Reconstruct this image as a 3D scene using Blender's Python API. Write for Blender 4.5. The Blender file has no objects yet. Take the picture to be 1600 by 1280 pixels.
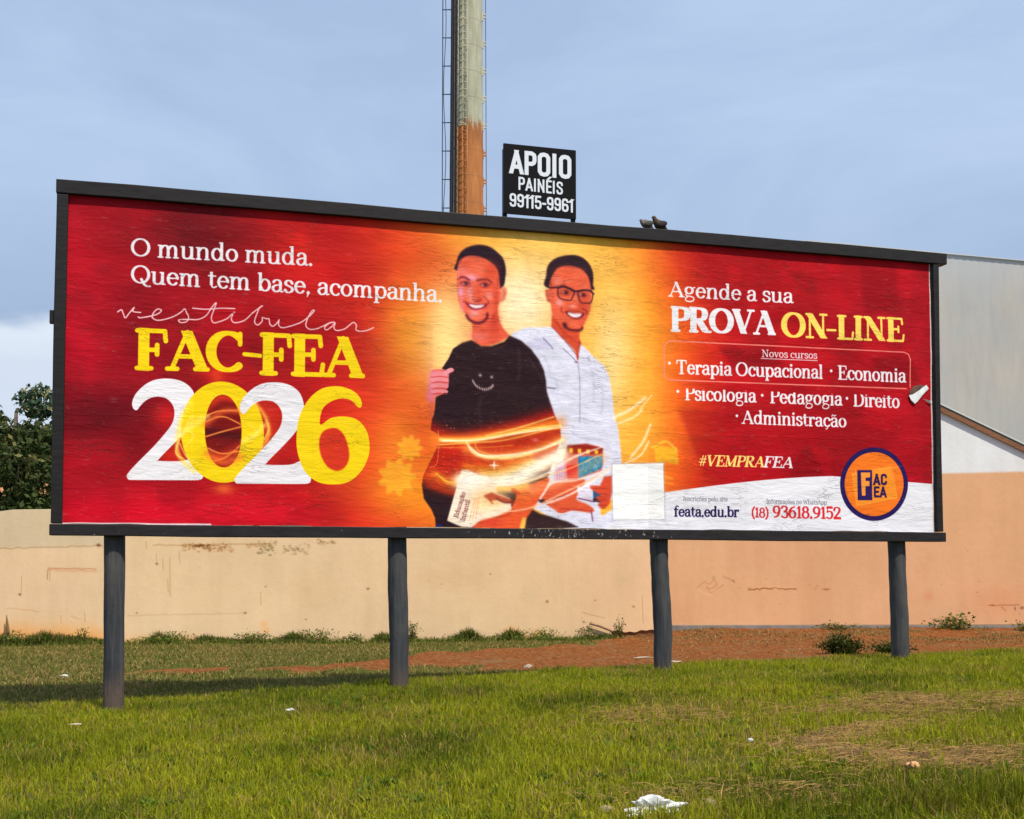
import bpy, bmesh, math, random
import numpy as np
from mathutils import Vector, Matrix
R = math.radians
random.seed(7)
RNG = np.random.default_rng(11)
SC = bpy.context.scene
COL = SC.collection

# ------------------------------------------------------------------ camera
cam_d = bpy.data.cameras.new('camera')
cam = bpy.data.objects.new('camera', cam_d)
COL.objects.link(cam)
cam.location = (0, 0, 1.5)
cam.rotation_euler = (math.pi / 2 + 0.0465, 0, 0)
cam_d.sensor_width = 36
cam_d.lens = 36 * 1755.2 / 1600
cam_d.shift_y = 166.04 / 1600
cam_d.clip_start = 0.05
cam_d.clip_end = 3000
SC.camera = cam

# ------------------------------------------------------------------ light
S_EL = R(57.5)
BYAW = 0.2605
bd = Vector((math.cos(BYAW), math.sin(BYAW), 0))
bn = Vector((math.sin(BYAW), -math.cos(BYAW), 0))
hs = (bn + bd * 0.46).normalized()
S_DIR = Vector((hs.x * math.cos(S_EL), hs.y * math.cos(S_EL), math.sin(S_EL)))
sun_d = bpy.data.lights.new('sun', 'SUN')
sun_d.energy = 4.8
sun_d.angle = R(1.2)
sun_d.color = (1.0, 0.90, 0.73)
sun = bpy.data.objects.new('sun', sun_d)
COL.objects.link(sun)
sun.rotation_euler = S_DIR.to_track_quat('Z', 'Y').to_euler()
sun.location = (0, 0, 30)

W = bpy.data.worlds.new('World')
SC.world = W
W.use_nodes = True
nt = W.node_tree
nt.nodes.clear()
def N(t, typ, **kw):
    n = t.nodes.new(typ)
    for k, v in kw.items():
        setattr(n, k, v)
    return n
out = N(nt, 'ShaderNodeOutputWorld')
sky = N(nt, 'ShaderNodeTexSky', sky_type='NISHITA', sun_disc=False)
sky.sun_elevation = S_EL
sky.sun_rotation = math.atan2(S_DIR.x, S_DIR.y)
sky.air_density = 1.0
sky.dust_density = 2.0
bg = N(nt, 'ShaderNodeBackground')
bg.inputs['Strength'].default_value = 0.10
nt.links.new(sky.outputs[0], bg.inputs[0])
tc = N(nt, 'ShaderNodeTexCoord')
sep = N(nt, 'ShaderNodeSeparateXYZ')
nt.links.new(tc.outputs['Generated'], sep.inputs[0])
mp = N(nt, 'ShaderNodeMapping')
mp.inputs['Scale'].default_value = (1.0, 1.0, 3.2)
nt.links.new(tc.outputs['Generated'], mp.inputs[0])
n1 = N(nt, 'ShaderNodeTexNoise')
n1.inputs['Scale'].default_value = 2.6
n1.inputs['Detail'].default_value = 7
n1.inputs['Roughness'].default_value = 0.58
n1.inputs['Distortion'].default_value = 0.6
nt.links.new(mp.outputs[0], n1.inputs['Vector'])
# veil of high cloud: pale and deeper blue-grey folds
cr = N(nt, 'ShaderNodeValToRGB')
e = cr.color_ramp.elements
e[0].position = 0.36; e[0].color = (0.36, 0.47, 0.68, 1)
e[1].position = 0.66; e[1].color = (0.56, 0.70, 0.90, 1)
nt.links.new(n1.outputs['Fac'], cr.inputs[0])
# towards the horizon: slate bank, then bright cumulus
rz = N(nt, 'ShaderNodeValToRGB')
e = rz.color_ramp.elements
e[0].position = 0.0; e[0].color = (0.62, 0.70, 0.86, 1)
e[1].position = 1.0; e[1].color = (0.38, 0.49, 0.71, 1)
for p, c in ((0.17, (0.70, 0.77, 0.88, 1)), (0.198, (0.80, 0.86, 0.95, 1)), (0.212, (0.34, 0.45, 0.64, 1)), (0.27, (0.40, 0.52, 0.73, 1)), (0.36, (0.45, 0.59, 0.83, 1)), (0.44, (0.45, 0.59, 0.83, 1))):
    el = e.new(p); el.color = c
n2 = N(nt, 'ShaderNodeTexNoise')
n2.inputs['Scale'].default_value = 6
n2.inputs['Detail'].default_value = 5
nt.links.new(mp.outputs[0], n2.inputs['Vector'])
m1 = N(nt, 'ShaderNodeMath', operation='MULTIPLY_ADD')
m1.inputs[1].default_value = 0.07
nt.links.new(n2.outputs['Fac'], m1.inputs[0])
nt.links.new(sep.outputs['Z'], m1.inputs[2])
m0 = N(nt, 'ShaderNodeMath', operation='SUBTRACT')
m0.inputs[1].default_value = 0.035
nt.links.new(m1.outputs[0], m0.inputs[0])
nt.links.new(m0.outputs[0], rz.inputs[0])
mx = N(nt, 'ShaderNodeMix', data_type='RGBA')
mx.inputs['Factor'].default_value = 0.5
fr = N(nt, 'ShaderNodeMapRange')
fr.inputs['From Min'].default_value = 0.19; fr.inputs['From Max'].default_value = 0.34
fr.inputs['To Min'].default_value = 0.12; fr.inputs['To Max'].default_value = 0.5
nt.links.new(sep.outputs['Z'], fr.inputs['Value'])
nt.links.new(fr.outputs[0], mx.inputs['Factor'])
nt.links.new(rz.outputs[0], mx.inputs['A'])
nt.links.new(cr.outputs[0], mx.inputs['B'])
bg2 = N(nt, 'ShaderNodeBackground')
bg2.inputs['Strength'].default_value = 1.0
nt.links.new(mx.outputs['Result'], bg2.inputs[0])
ms = N(nt, 'ShaderNodeMixShader')
ms.inputs[0].default_value = 0.88
nt.links.new(bg.outputs[0], ms.inputs[1])
nt.links.new(bg2.outputs[0], ms.inputs[2])
nt.links.new(ms.outputs[0], out.inputs[0])

SC.view_settings.view_transform = 'Standard'
SC.view_settings.look = 'None'
SC.view_settings.exposure = 0.12
SC.view_settings.gamma = 1.0

# ------------------------------------------------------------------ helpers
def tag(o, label=None, cat=None, group=None, kind=None):
    if label: o['label'] = label
    if cat: o['category'] = cat
    if group: o['group'] = group
    if kind: o['kind'] = kind
    return o

def empty(name, loc=(0, 0, 0), rz=0):
    o = bpy.data.objects.new(name, None)
    o.location = loc
    o.rotation_euler = (0, 0, rz)
    o.empty_display_size = 0.1
    COL.objects.link(o)
    return o

class MB:
    def __init__(s):
        s.v = []; s.f = []; s.smooth = []
    def add(s, vs, fs, sm=False):
        b = len(s.v)
        s.v += [tuple(p) for p in vs]
        s.f += [tuple(b + i for i in f) for f in fs]
        s.smooth += [sm] * len(fs)
        return s
    def box(s, x0, x1, y0, y1, z0, z1):
        vs = [(x, y, z) for z in (z0, z1) for y in (y0, y1) for x in (x0, x1)]
        return s.add(vs, [(0, 2, 3, 1), (4, 5, 7, 6), (0, 1, 5, 4), (2, 6, 7, 3), (0, 4, 6, 2), (1, 3, 7, 5)])
    def tube(s, pts, rad, n=10, cap=True, jitter=0):
        pts = [Vector(p) for p in pts]
        if not hasattr(rad, '__len__'): rad = [rad] * len(pts)
        vs = []; fs = []
        up = None
        for i, p in enumerate(pts):
            d = (pts[min(i + 1, len(pts) - 1)] - pts[max(i - 1, 0)]).normalized()
            if up is None:
                up = Vector((1, 0, 0)) if abs(d.x) < 0.9 else Vector((0, 1, 0))
            a = (up - d * up.dot(d)).normalized()
            b = d.cross(a)
            up = a
            for k in range(n):
                t = 2 * math.pi * k / n
                r = rad[i] * (1 + (jitter * math.sin(3 * t + i * 1.3) if jitter else 0))
                vs.append(p + a * math.cos(t) * r + b * math.sin(t) * r)
        for i in range(len(pts) - 1):
            for k in range(n):
                k2 = (k + 1) % n
                fs.append((i * n + k, i * n + k2, (i + 1) * n + k2, (i + 1) * n + k))
        if cap:
            fs.append(tuple(range(n - 1, -1, -1)))
            fs.append(tuple((len(pts) - 1) * n + k for k in range(n)))
        return s.add(vs, fs, True)
    def ell(s, c, r, nu=12, nv=8, rot=None):
        vs = []; fs = []
        c = Vector(c)
        for j in range(nv + 1):
            ph = math.pi * j / nv
            for i in range(nu):
                t = 2 * math.pi * i / nu
                p = Vector((r[0] * math.sin(ph) * math.cos(t), r[1] * math.sin(ph) * math.sin(t), r[2] * math.cos(ph)))
                if rot: p = rot @ p
                vs.append(c + p)
        for j in range(nv):
            for i in range(nu):
                i2 = (i + 1) % nu
                fs.append((j * nu + i, (j + 1) * nu + i, (j + 1) * nu + i2, j * nu + i2))
        return s.add(vs, fs, True)
    def build(s, name, mat, parent=None, bevel=0, weld=False):
        me = bpy.data.meshes.new(name)
        me.from_pydata(s.v, [], s.f)
        me.polygons.foreach_set('use_smooth', s.smooth)
        me.materials.append(mat)
        me.update()
        o = bpy.data.objects.new(name, me)
        COL.objects.link(o)
        if parent: o.parent = parent
        if bevel:
            m = o.modifiers.new('bevel', 'BEVEL')
            m.width = bevel; m.segments = 2; m.limit_method = 'ANGLE'
        return o

def np_mesh(name, verts, faces, mat, parent=None, smooth=False, cols=None, counts=None):
    """verts (n,3), faces (m,k) constant k, or flat indices with counts"""
    me = bpy.data.meshes.new(name)
    me.vertices.add(len(verts))
    me.vertices.foreach_set('co', np.asarray(verts, np.float32).ravel())
    if counts is None:
        counts = np.full(len(faces), faces.shape[1], np.int32)
        flat = faces.ravel()
    else:
        flat = faces
    me.loops.add(len(flat))
    me.loops.foreach_set('vertex_index', flat.astype(np.int32))
    me.polygons.add(len(counts))
    me.polygons.foreach_set('loop_start', np.concatenate([[0], np.cumsum(counts)[:-1]]).astype(np.int32))
    me.polygons.foreach_set('loop_total', counts.astype(np.int32))
    if smooth: me.polygons.foreach_set('use_smooth', np.ones(len(counts), bool))
    me.update(calc_edges=True)
    if cols is not None:
        at = me.color_attributes.new('tint', 'FLOAT_COLOR', 'POINT')
        c4 = np.ones((len(verts), 4), np.float32); c4[:, :3] = cols
        at.data.foreach_set('color', c4.ravel())
    me.materials.append(mat)
    o = bpy.data.objects.new(name, me)
    COL.objects.link(o)
    if parent: o.parent = parent
    return o

def mat(name, col=(0.5, 0.5, 0.5), rough=0.8, spec=0.3, metal=0.0):
    m = bpy.data.materials.new(name)
    m.use_nodes = True
    b = m.node_tree.nodes['Principled BSDF']
    b.inputs['Base Color'].default_value = (*col, 1)
    b.inputs['Roughness'].default_value = rough
    b.inputs['Specular IOR Level'].default_value = spec
    b.inputs['Metallic'].default_value = metal
    return m, m.node_tree, b

def noise(t, vec, scale, detail=4, rough=0.55, dist=0.0, mapping=None):
    if mapping:
        q = N(t, 'ShaderNodeMapping')
        q.inputs['Scale'].default_value = mapping
        t.links.new(vec, q.inputs[0]); vec = q.outputs[0]
    n = N(t, 'ShaderNodeTexNoise')
    n.inputs['Scale'].default_value = scale
    n.inputs['Detail'].default_value = detail
    n.inputs['Roughness'].default_value = rough
    n.inputs['Distortion'].default_value = dist
    t.links.new(vec, n.inputs['Vector'])
    return n.outputs['Fac']

def ramp(t, fac, stops):
    r = N(t, 'ShaderNodeValToRGB')
    el = r.color_ramp.elements
    while len(el) < len(stops): el.new(0.5)
    for i, (p, c) in enumerate(stops):
        el[i].position = p
        el[i].color = (*c, 1) if len(c) == 3 else c
    t.links.new(fac, r.inputs[0])
    return r.outputs[0]

def mixc(t, fac, a, b, mode='MIX'):
    m = N(t, 'ShaderNodeMix', data_type='RGBA', blend_type=mode)
    for sock, val in (('Factor', fac), ('A', a), ('B', b)):
        if isinstance(val, (tuple, list)):
            m.inputs[sock].default_value = (*val, 1) if len(val) == 3 else val
        elif isinstance(val, (int, float)):
            m.inputs[sock].default_value = val
        else:
            t.links.new(val, m.inputs[sock])
    return m.outputs['Result']

def bump(t, b, h, strength=0.5, dist=0.01):
    n = N(t, 'ShaderNodeBump')
    n.inputs['Strength'].default_value = strength
    n.inputs['Distance'].default_value = dist
    t.links.new(h, n.inputs['Height'])
    t.links.new(n.outputs[0], b.inputs['Normal'])
    return n

def coords(t, kind='Object'):
    return N(t, 'ShaderNodeTexCoord').outputs[kind]

# board frame: u along the board, s behind it
BX, BY = -4.0362, 10.0698
cB, sB = math.cos(BYAW), math.sin(BYAW)
def ground_z(X, Y):
    X = np.asarray(X, float); Y = np.asarray(Y, float)
    u = (X - BX) * cB + (Y - BY) * sB
    q = -(X - BX) * sB + (Y - BY) * cB
    zc = np.interp(u, [-4, .44, 3.04, 5.75, 8.53, 12], [.15, .197, .331, .436, .497, .53])
    zb = np.interp(u, [-6, 0, 4, 8, 14], [.17, .19, .2, .21, .22])
    t = np.clip((q - .35) / 1.45, 0, 1); t = t * t * (3 - 2 * t)
    z = zc * (1 - t) + zb * t
    # bank of earth against the wall around its broken foot, and low bank in front of the building
    z = z + 0.05 * np.exp(-((X - 2.35) / 0.75) ** 2 - ((Y - 20.3) / 0.8) ** 2)
    z = z + 0.10 * (1 / (1 + np.exp(-(X - 3.2) / 0.3))) * np.clip((Y - 20.6) / 1.4, 0, 1)
    z = z + 0.012 * np.sin(X * 2.1 + 1.3 * np.sin(Y * 1.7)) * np.cos(Y * 2.6 + X) + 0.008 * np.sin(5.3 * X + 2) * np.sin(4.7 * Y)
    return z
def dirt_amount(X, Y):
    """1 where the red earth is bare behind the board"""
    X = np.asarray(X, float); Y = np.asarray(Y, float)
    front = np.interp(X, [-4.8, -4.3, -2.8, -1.5, 0, 1.7, 2.6, 6, 12], [14.1, 13.95, 14.0, 14.7, 14.4, 14.4, 14.0, 14.4, 15])
    back = np.interp(X, [-5.0, -4.6, -3.0, -1.9, -1.0, 1.1, 1.9, 2.2, 12], [14.1, 14.6, 15.1, 16.4, 18.0, 19.3, 20.4, 23, 23])
    wob = 0.28 * np.sin(X * 3.7 + 2.1 * np.sin(Y * 1.9 + X)) + 0.2 * np.sin(X * 9.1 - 4 * Y)
    return np.clip((Y - front + wob) / 0.35, 0, 1) * np.clip((back - Y + wob) / 0.5, 0, 1)
# ------------------------------------------------------------------ painter: prints are drawn by code in float arrays
class Print:
    """a printed sheet of w x h metres, res texels per metre; shapes are given through a map fn (px,py)->(u,v) metres"""
    def __init__(s, w, h, res, fn, base):
        s.w, s.h, s.res, s.fn = w, h, res, fn
        s.W, s.H = int(w * res), int(h * res)
        s.a = np.empty((s.H, s.W, 3), np.float32); s.a[:] = np.array(base, np.float32) / 255
        s.scale = 1.0
        s.clipmask = None
    def T(s, pts):
        p = np.array(pts, float).reshape(-1, 2)
        u, v = s.fn(p[:, 0], p[:, 1])
        return np.stack([u * s.res, (s.h - v) * s.res], 1)      # row 0 = top
    def px(s, pt):          # local size of one photo px in texels
        q = s.T([pt, (pt[0], pt[1] + 1)])
        return float(np.hypot(*(q[1] - q[0])))
    def blend(s, x0, y0, m, col, alpha=1.0):
        h, w = m.shape
        X0, Y0, X1, Y1 = max(x0, 0), max(y0, 0), min(x0 + w, s.W), min(y0 + h, s.H)
        if X1 <= X0 or Y1 <= Y0: return
        m = m[Y0 - y0:Y1 - y0, X0 - x0:X1 - x0, None] * alpha
        if s.clipmask is not None: m = m * s.clipmask[Y0:Y1, X0:X1, None]
        r = s.a[Y0:Y1, X0:X1]
        r += (np.array(col, np.float32) / 255 - r) * m
    def mask_poly(s, tp, feather=0.0):
        pad = int(feather * 3) + 2
        x0, y0 = np.floor(tp.min(0)).astype(int) - pad; x1, y1 = np.ceil(tp.max(0)).astype(int) + pad
        w, h = x1 - x0, y1 - y0
        SS = 4
        m = np.zeros((h, w), np.float32)
        P = tp - [x0, y0]; Q = np.roll(P, -1, 0)
        for yy in range(h * SS):
            y = (yy + .5) / SS
            c = (P[:, 1] <= y) != (Q[:, 1] <= y)
            if not c.any(): continue
            p, q = P[c], Q[c]
            xs = np.sort(p[:, 0] + (y - p[:, 1]) / (q[:, 1] - p[:, 1]) * (q[:, 0] - p[:, 0]))
            row = m[yy // SS]
            for a, b in zip(xs[::2], xs[1::2]):
                i, j = int(a), int(b)
                if i == j: row[i] += (b - a) / SS
                else:
                    row[i] += (i + 1 - a) / SS; row[i + 1:j] += 1 / SS
                    if j < w: row[j] += (b - j) / SS
        if feather > 0.3: m = blur(m, feather)
        return x0, y0, np.clip(m, 0, 1)
    def poly(s, pts, col, alpha=1.0, feather=0.0, smooth=False):
        if smooth: pts = catmull(pts, True)
        tp = s.T(pts)
        f = feather * s.px(pts[0])
        x0, y0, m = s.mask_poly(tp, f)
        s.blend(x0, y0, m, col, alpha)
    def blob(s, c, rx, ry, col, alpha=1.0, ang=0.0, power=1.0):
        t = s.T([c])[0]; k = s.px(c)
        rx *= k; ry *= k
        ext = int(max(rx, ry) * (2.6 if power == 1 else 1.6)) + 2
        x0, y0 = int(t[0]) - ext, int(t[1]) - ext
        X0, Y0, X1, Y1 = max(x0, 0), max(y0, 0), min(x0 + 2 * ext, s.W), min(y0 + 2 * ext, s.H)
        if X1 <= X0 or Y1 <= Y0: return
        gx = np.arange(X0, X1)[None] + .5 - t[0]; gy = np.arange(Y0, Y1)[:, None] + .5 - t[1]
        ca, sa = math.cos(ang), math.sin(ang)
        a = (gx * ca + gy * sa) / rx; b = (-gx * sa + gy * ca) / ry
        m = np.exp(-((a * a + b * b) ** power)).astype(np.float32)
        s.blend(X0, Y0, m, col, alpha)
    def line_mask(s, tp, rad, soft=False):
        """tp texel polyline, rad per point (texels)"""
        rad = np.broadcast_to(np.asarray(rad, float), (len(tp),))
        pad = int(rad.max() * (2.6 if soft else 1)) + 3
        x0, y0 = np.floor(tp.min(0)).astype(int) - pad; x1, y1 = np.ceil(tp.max(0)).astype(int) + pad
        m = np.zeros((y1 - y0, x1 - x0), np.float32)
        for i in range(len(tp) - 1):
            a, b = tp[i], tp[i + 1]; ra, rb = rad[i], rad[i + 1]
            pr = max(ra, rb) * (2.6 if soft else 1) + 2
            X0 = max(int(min(a[0], b[0]) - pr) - x0, 0); X1 = int(max(a[0], b[0]) + pr) + 1 - x0
            Y0 = max(int(min(a[1], b[1]) - pr) - y0, 0); Y1 = int(max(a[1], b[1]) + pr) + 1 - y0
            sub = m[Y0:Y1, X0:X1]
            gx = np.arange(X0, X0 + sub.shape[1])[None] + .5 + x0; gy = np.arange(Y0, Y0 + sub.shape[0])[:, None] + .5 + y0
            d = b - a; L2 = d @ d + 1e-9
            t = np.clip(((gx - a[0]) * d[0] + (gy - a[1]) * d[1]) / L2, 0, 1)
            dist = np.hypot(gx - a[0] - t * d[0], gy - a[1] - t * d[1])
            r = ra + (rb - ra) * t
            v = np.exp(-(dist / np.maximum(r, .3)) ** 2) if soft else np.clip(r - dist + .5, 0, 1)
            np.maximum(sub, v, out=sub)
        return x0, y0, m
    def stroke(s, pts, width, col, alpha=1.0, soft=False, smooth=True, feather=0):
        """width in photo px (full), scalar or per control point"""
        n = len(pts)
        wd = np.broadcast_to(np.asarray(width, float), (n,))
        if smooth and n > 2:
            q = catmull(np.column_stack([np.array(pts, float), wd]), False)
            pts, wd = q[:, :2], q[:, 2]
        tp = s.T(pts); k = s.px(tuple(pts[0]))
        x0, y0, m = s.line_mask(tp, np.maximum(wd * k / 2, .2), soft)
        if feather: m = blur(m, feather * k)
        s.blend(x0, y0, m, col, alpha)
    def text(s, txt, font, p0, p1, cap, col, thick, thin, alpha=1.0, clip=None, sans=False, italic=0.0, fit=True):
        """baseline p0 -> p1 (photo px ends of the ink), cap height in photo px at p0; thick/thin as part of cap"""
        A, B = s.T([p0, p1])
        ch = cap * s.px(p0)
        strokes = []; x = 0.0
        for c in txt:
            if c == ' ': x += 30 if not sans else 22; continue
            adv, gl = font[c]
            for st in gl: strokes.append((x, st))
            x += adv
        tot = x
        ex = (B - A) / (tot / 100.0 * ch)                # texel vector per unit*ch
        sx = np.hypot(*ex)
        ux = (B - A) / np.hypot(*(B - A))
        masks = []
        lo = None
        polys = []
        for x, (w, pts) in strokes:
            pts = np.array(pts, float)
            X = (pts[:, 0] + x + pts[:, 1] * italic) / 100 * ch * sx; Y = pts[:, 1] / 100 * ch
            tp = np.stack([A[0] + X * ux[0], A[1] + X * ux[1] - Y], 1)
            if w == 'T': r = np.full(len(tp), thin * ch / 2)
            elif w == 'L': r = np.full(len(tp), thick * ch / 2)
            elif w == 'D': r = np.full(len(tp), thick * ch * .58)
            else:
                d = np.gradient(tp, axis=0) if len(tp) > 1 else np.ones((1, 2))
                k = np.abs(d[:, 1]) / (np.hypot(d[:, 0], d[:, 1]) + 1e-9)
                r = (thin + (thick - thin) * k ** 1.4) * ch / 2
            straight = len(tp) == 2 and w != 'T' and abs(tp[1, 1] - tp[0, 1]) > abs(tp[1, 0] - tp[0, 0]) * .6
            rng = None
            if straight:                                  # cut the ends of stems square to the line of type
                dv = (tp[1] - tp[0]) / np.hypot(*(tp[1] - tp[0]))
                e = (thin * ch / 2 if not sans else thick * ch * .3)
                rng = (tp[:, 1].min() - e, tp[:, 1].max() + e)
                tp = np.stack([tp[0] - dv * thick * ch, tp[1] + dv * thick * ch])
            polys.append((tp, r, rng))
        allp = np.concatenate([q[0] for q in polys]); rm = max(q[1].max() for q in polys) + 3
        x0, y0 = np.floor(allp.min(0) - rm).astype(int); x1, y1 = np.ceil(allp.max(0) + rm).astype(int)
        M = np.zeros((y1 - y0, x1 - x0), np.float32)
        for tp, r, rng in polys:
            if len(tp) == 1: tp = np.concatenate([tp, tp + .01]); r = np.repeat(r, 2)
            a, b, m = s.line_mask(tp, r)
            if rng is not None:
                yr = np.arange(m.shape[0]) + b + .5
                m = m * (np.clip(yr - rng[0] + .5, 0, 1) * np.clip(rng[1] - yr + .5, 0, 1))[:, None]
            ya, xa = b - y0, a - x0
            ys, xs = max(-ya, 0), max(-xa, 0)
            h = min(m.shape[0], M.shape[0] - ya); w = min(m.shape[1], M.shape[1] - xa)
            sub = M[ya + ys:ya + h, xa + xs:xa + w]
            np.maximum(sub, m[ys:h, xs:w], out=sub)
        if clip:            # cut away everything above this fraction of the cap height
            yy = A[1] + (np.arange(M.shape[1])[None] + x0 - A[0]) * ux[1] / ux[0] - clip * ch
            M = M * (np.arange(M.shape[0])[:, None] + y0 > yy)
        s.blend(x0, y0, M, col, alpha)
    def image(s, name):
        img = bpy.data.images.new(name, s.W, s.H, alpha=False)
        buf = np.ones((s.H, s.W, 4), np.float32)
        buf[:, :, :3] = np.clip(s.a[::-1], 0, 1)
        img.pixels.foreach_set(buf.ravel())
        img.update()
        img.pack()
        return img

def blur(m, sg):
    """approximate gaussian: three box passes"""
    r = max(int(round(sg)), 1)
    for _ in range(3):
        for ax in (0, 1):
            p = np.pad(m, [(r + 1, r) if a == ax else (0, 0) for a in (0, 1)])
            c = np.cumsum(p, ax, dtype=np.float64)
            n = m.shape[ax]
            hi = np.take(c, np.arange(2 * r + 1, 2 * r + 1 + n), ax); lo = np.take(c, np.arange(0, n), ax)
            m = ((hi - lo) / (2 * r + 1)).astype(np.float32)
    return m

def catmull(pts, closed=False, n=8):
    P = np.array(pts, float)
    if closed: P = np.concatenate([P[-1:], P, P[:2]])
    else: P = np.concatenate([2 * P[:1] - P[1:2], P, 2 * P[-1:] - P[-2:-1]])
    o = []
    for i in range(1, len(P) - 2):
        a, b, c, d = P[i - 1:i + 3]
        for t in np.arange(n) / n:
            o.append(.5 * (2 * b + (c - a) * t + (2 * a - 5 * b + 4 * c - d) * t * t + (3 * b - a - 3 * c + d) * t ** 3))
    if not closed: o.append(P[-2])
    return np.array(o)

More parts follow.
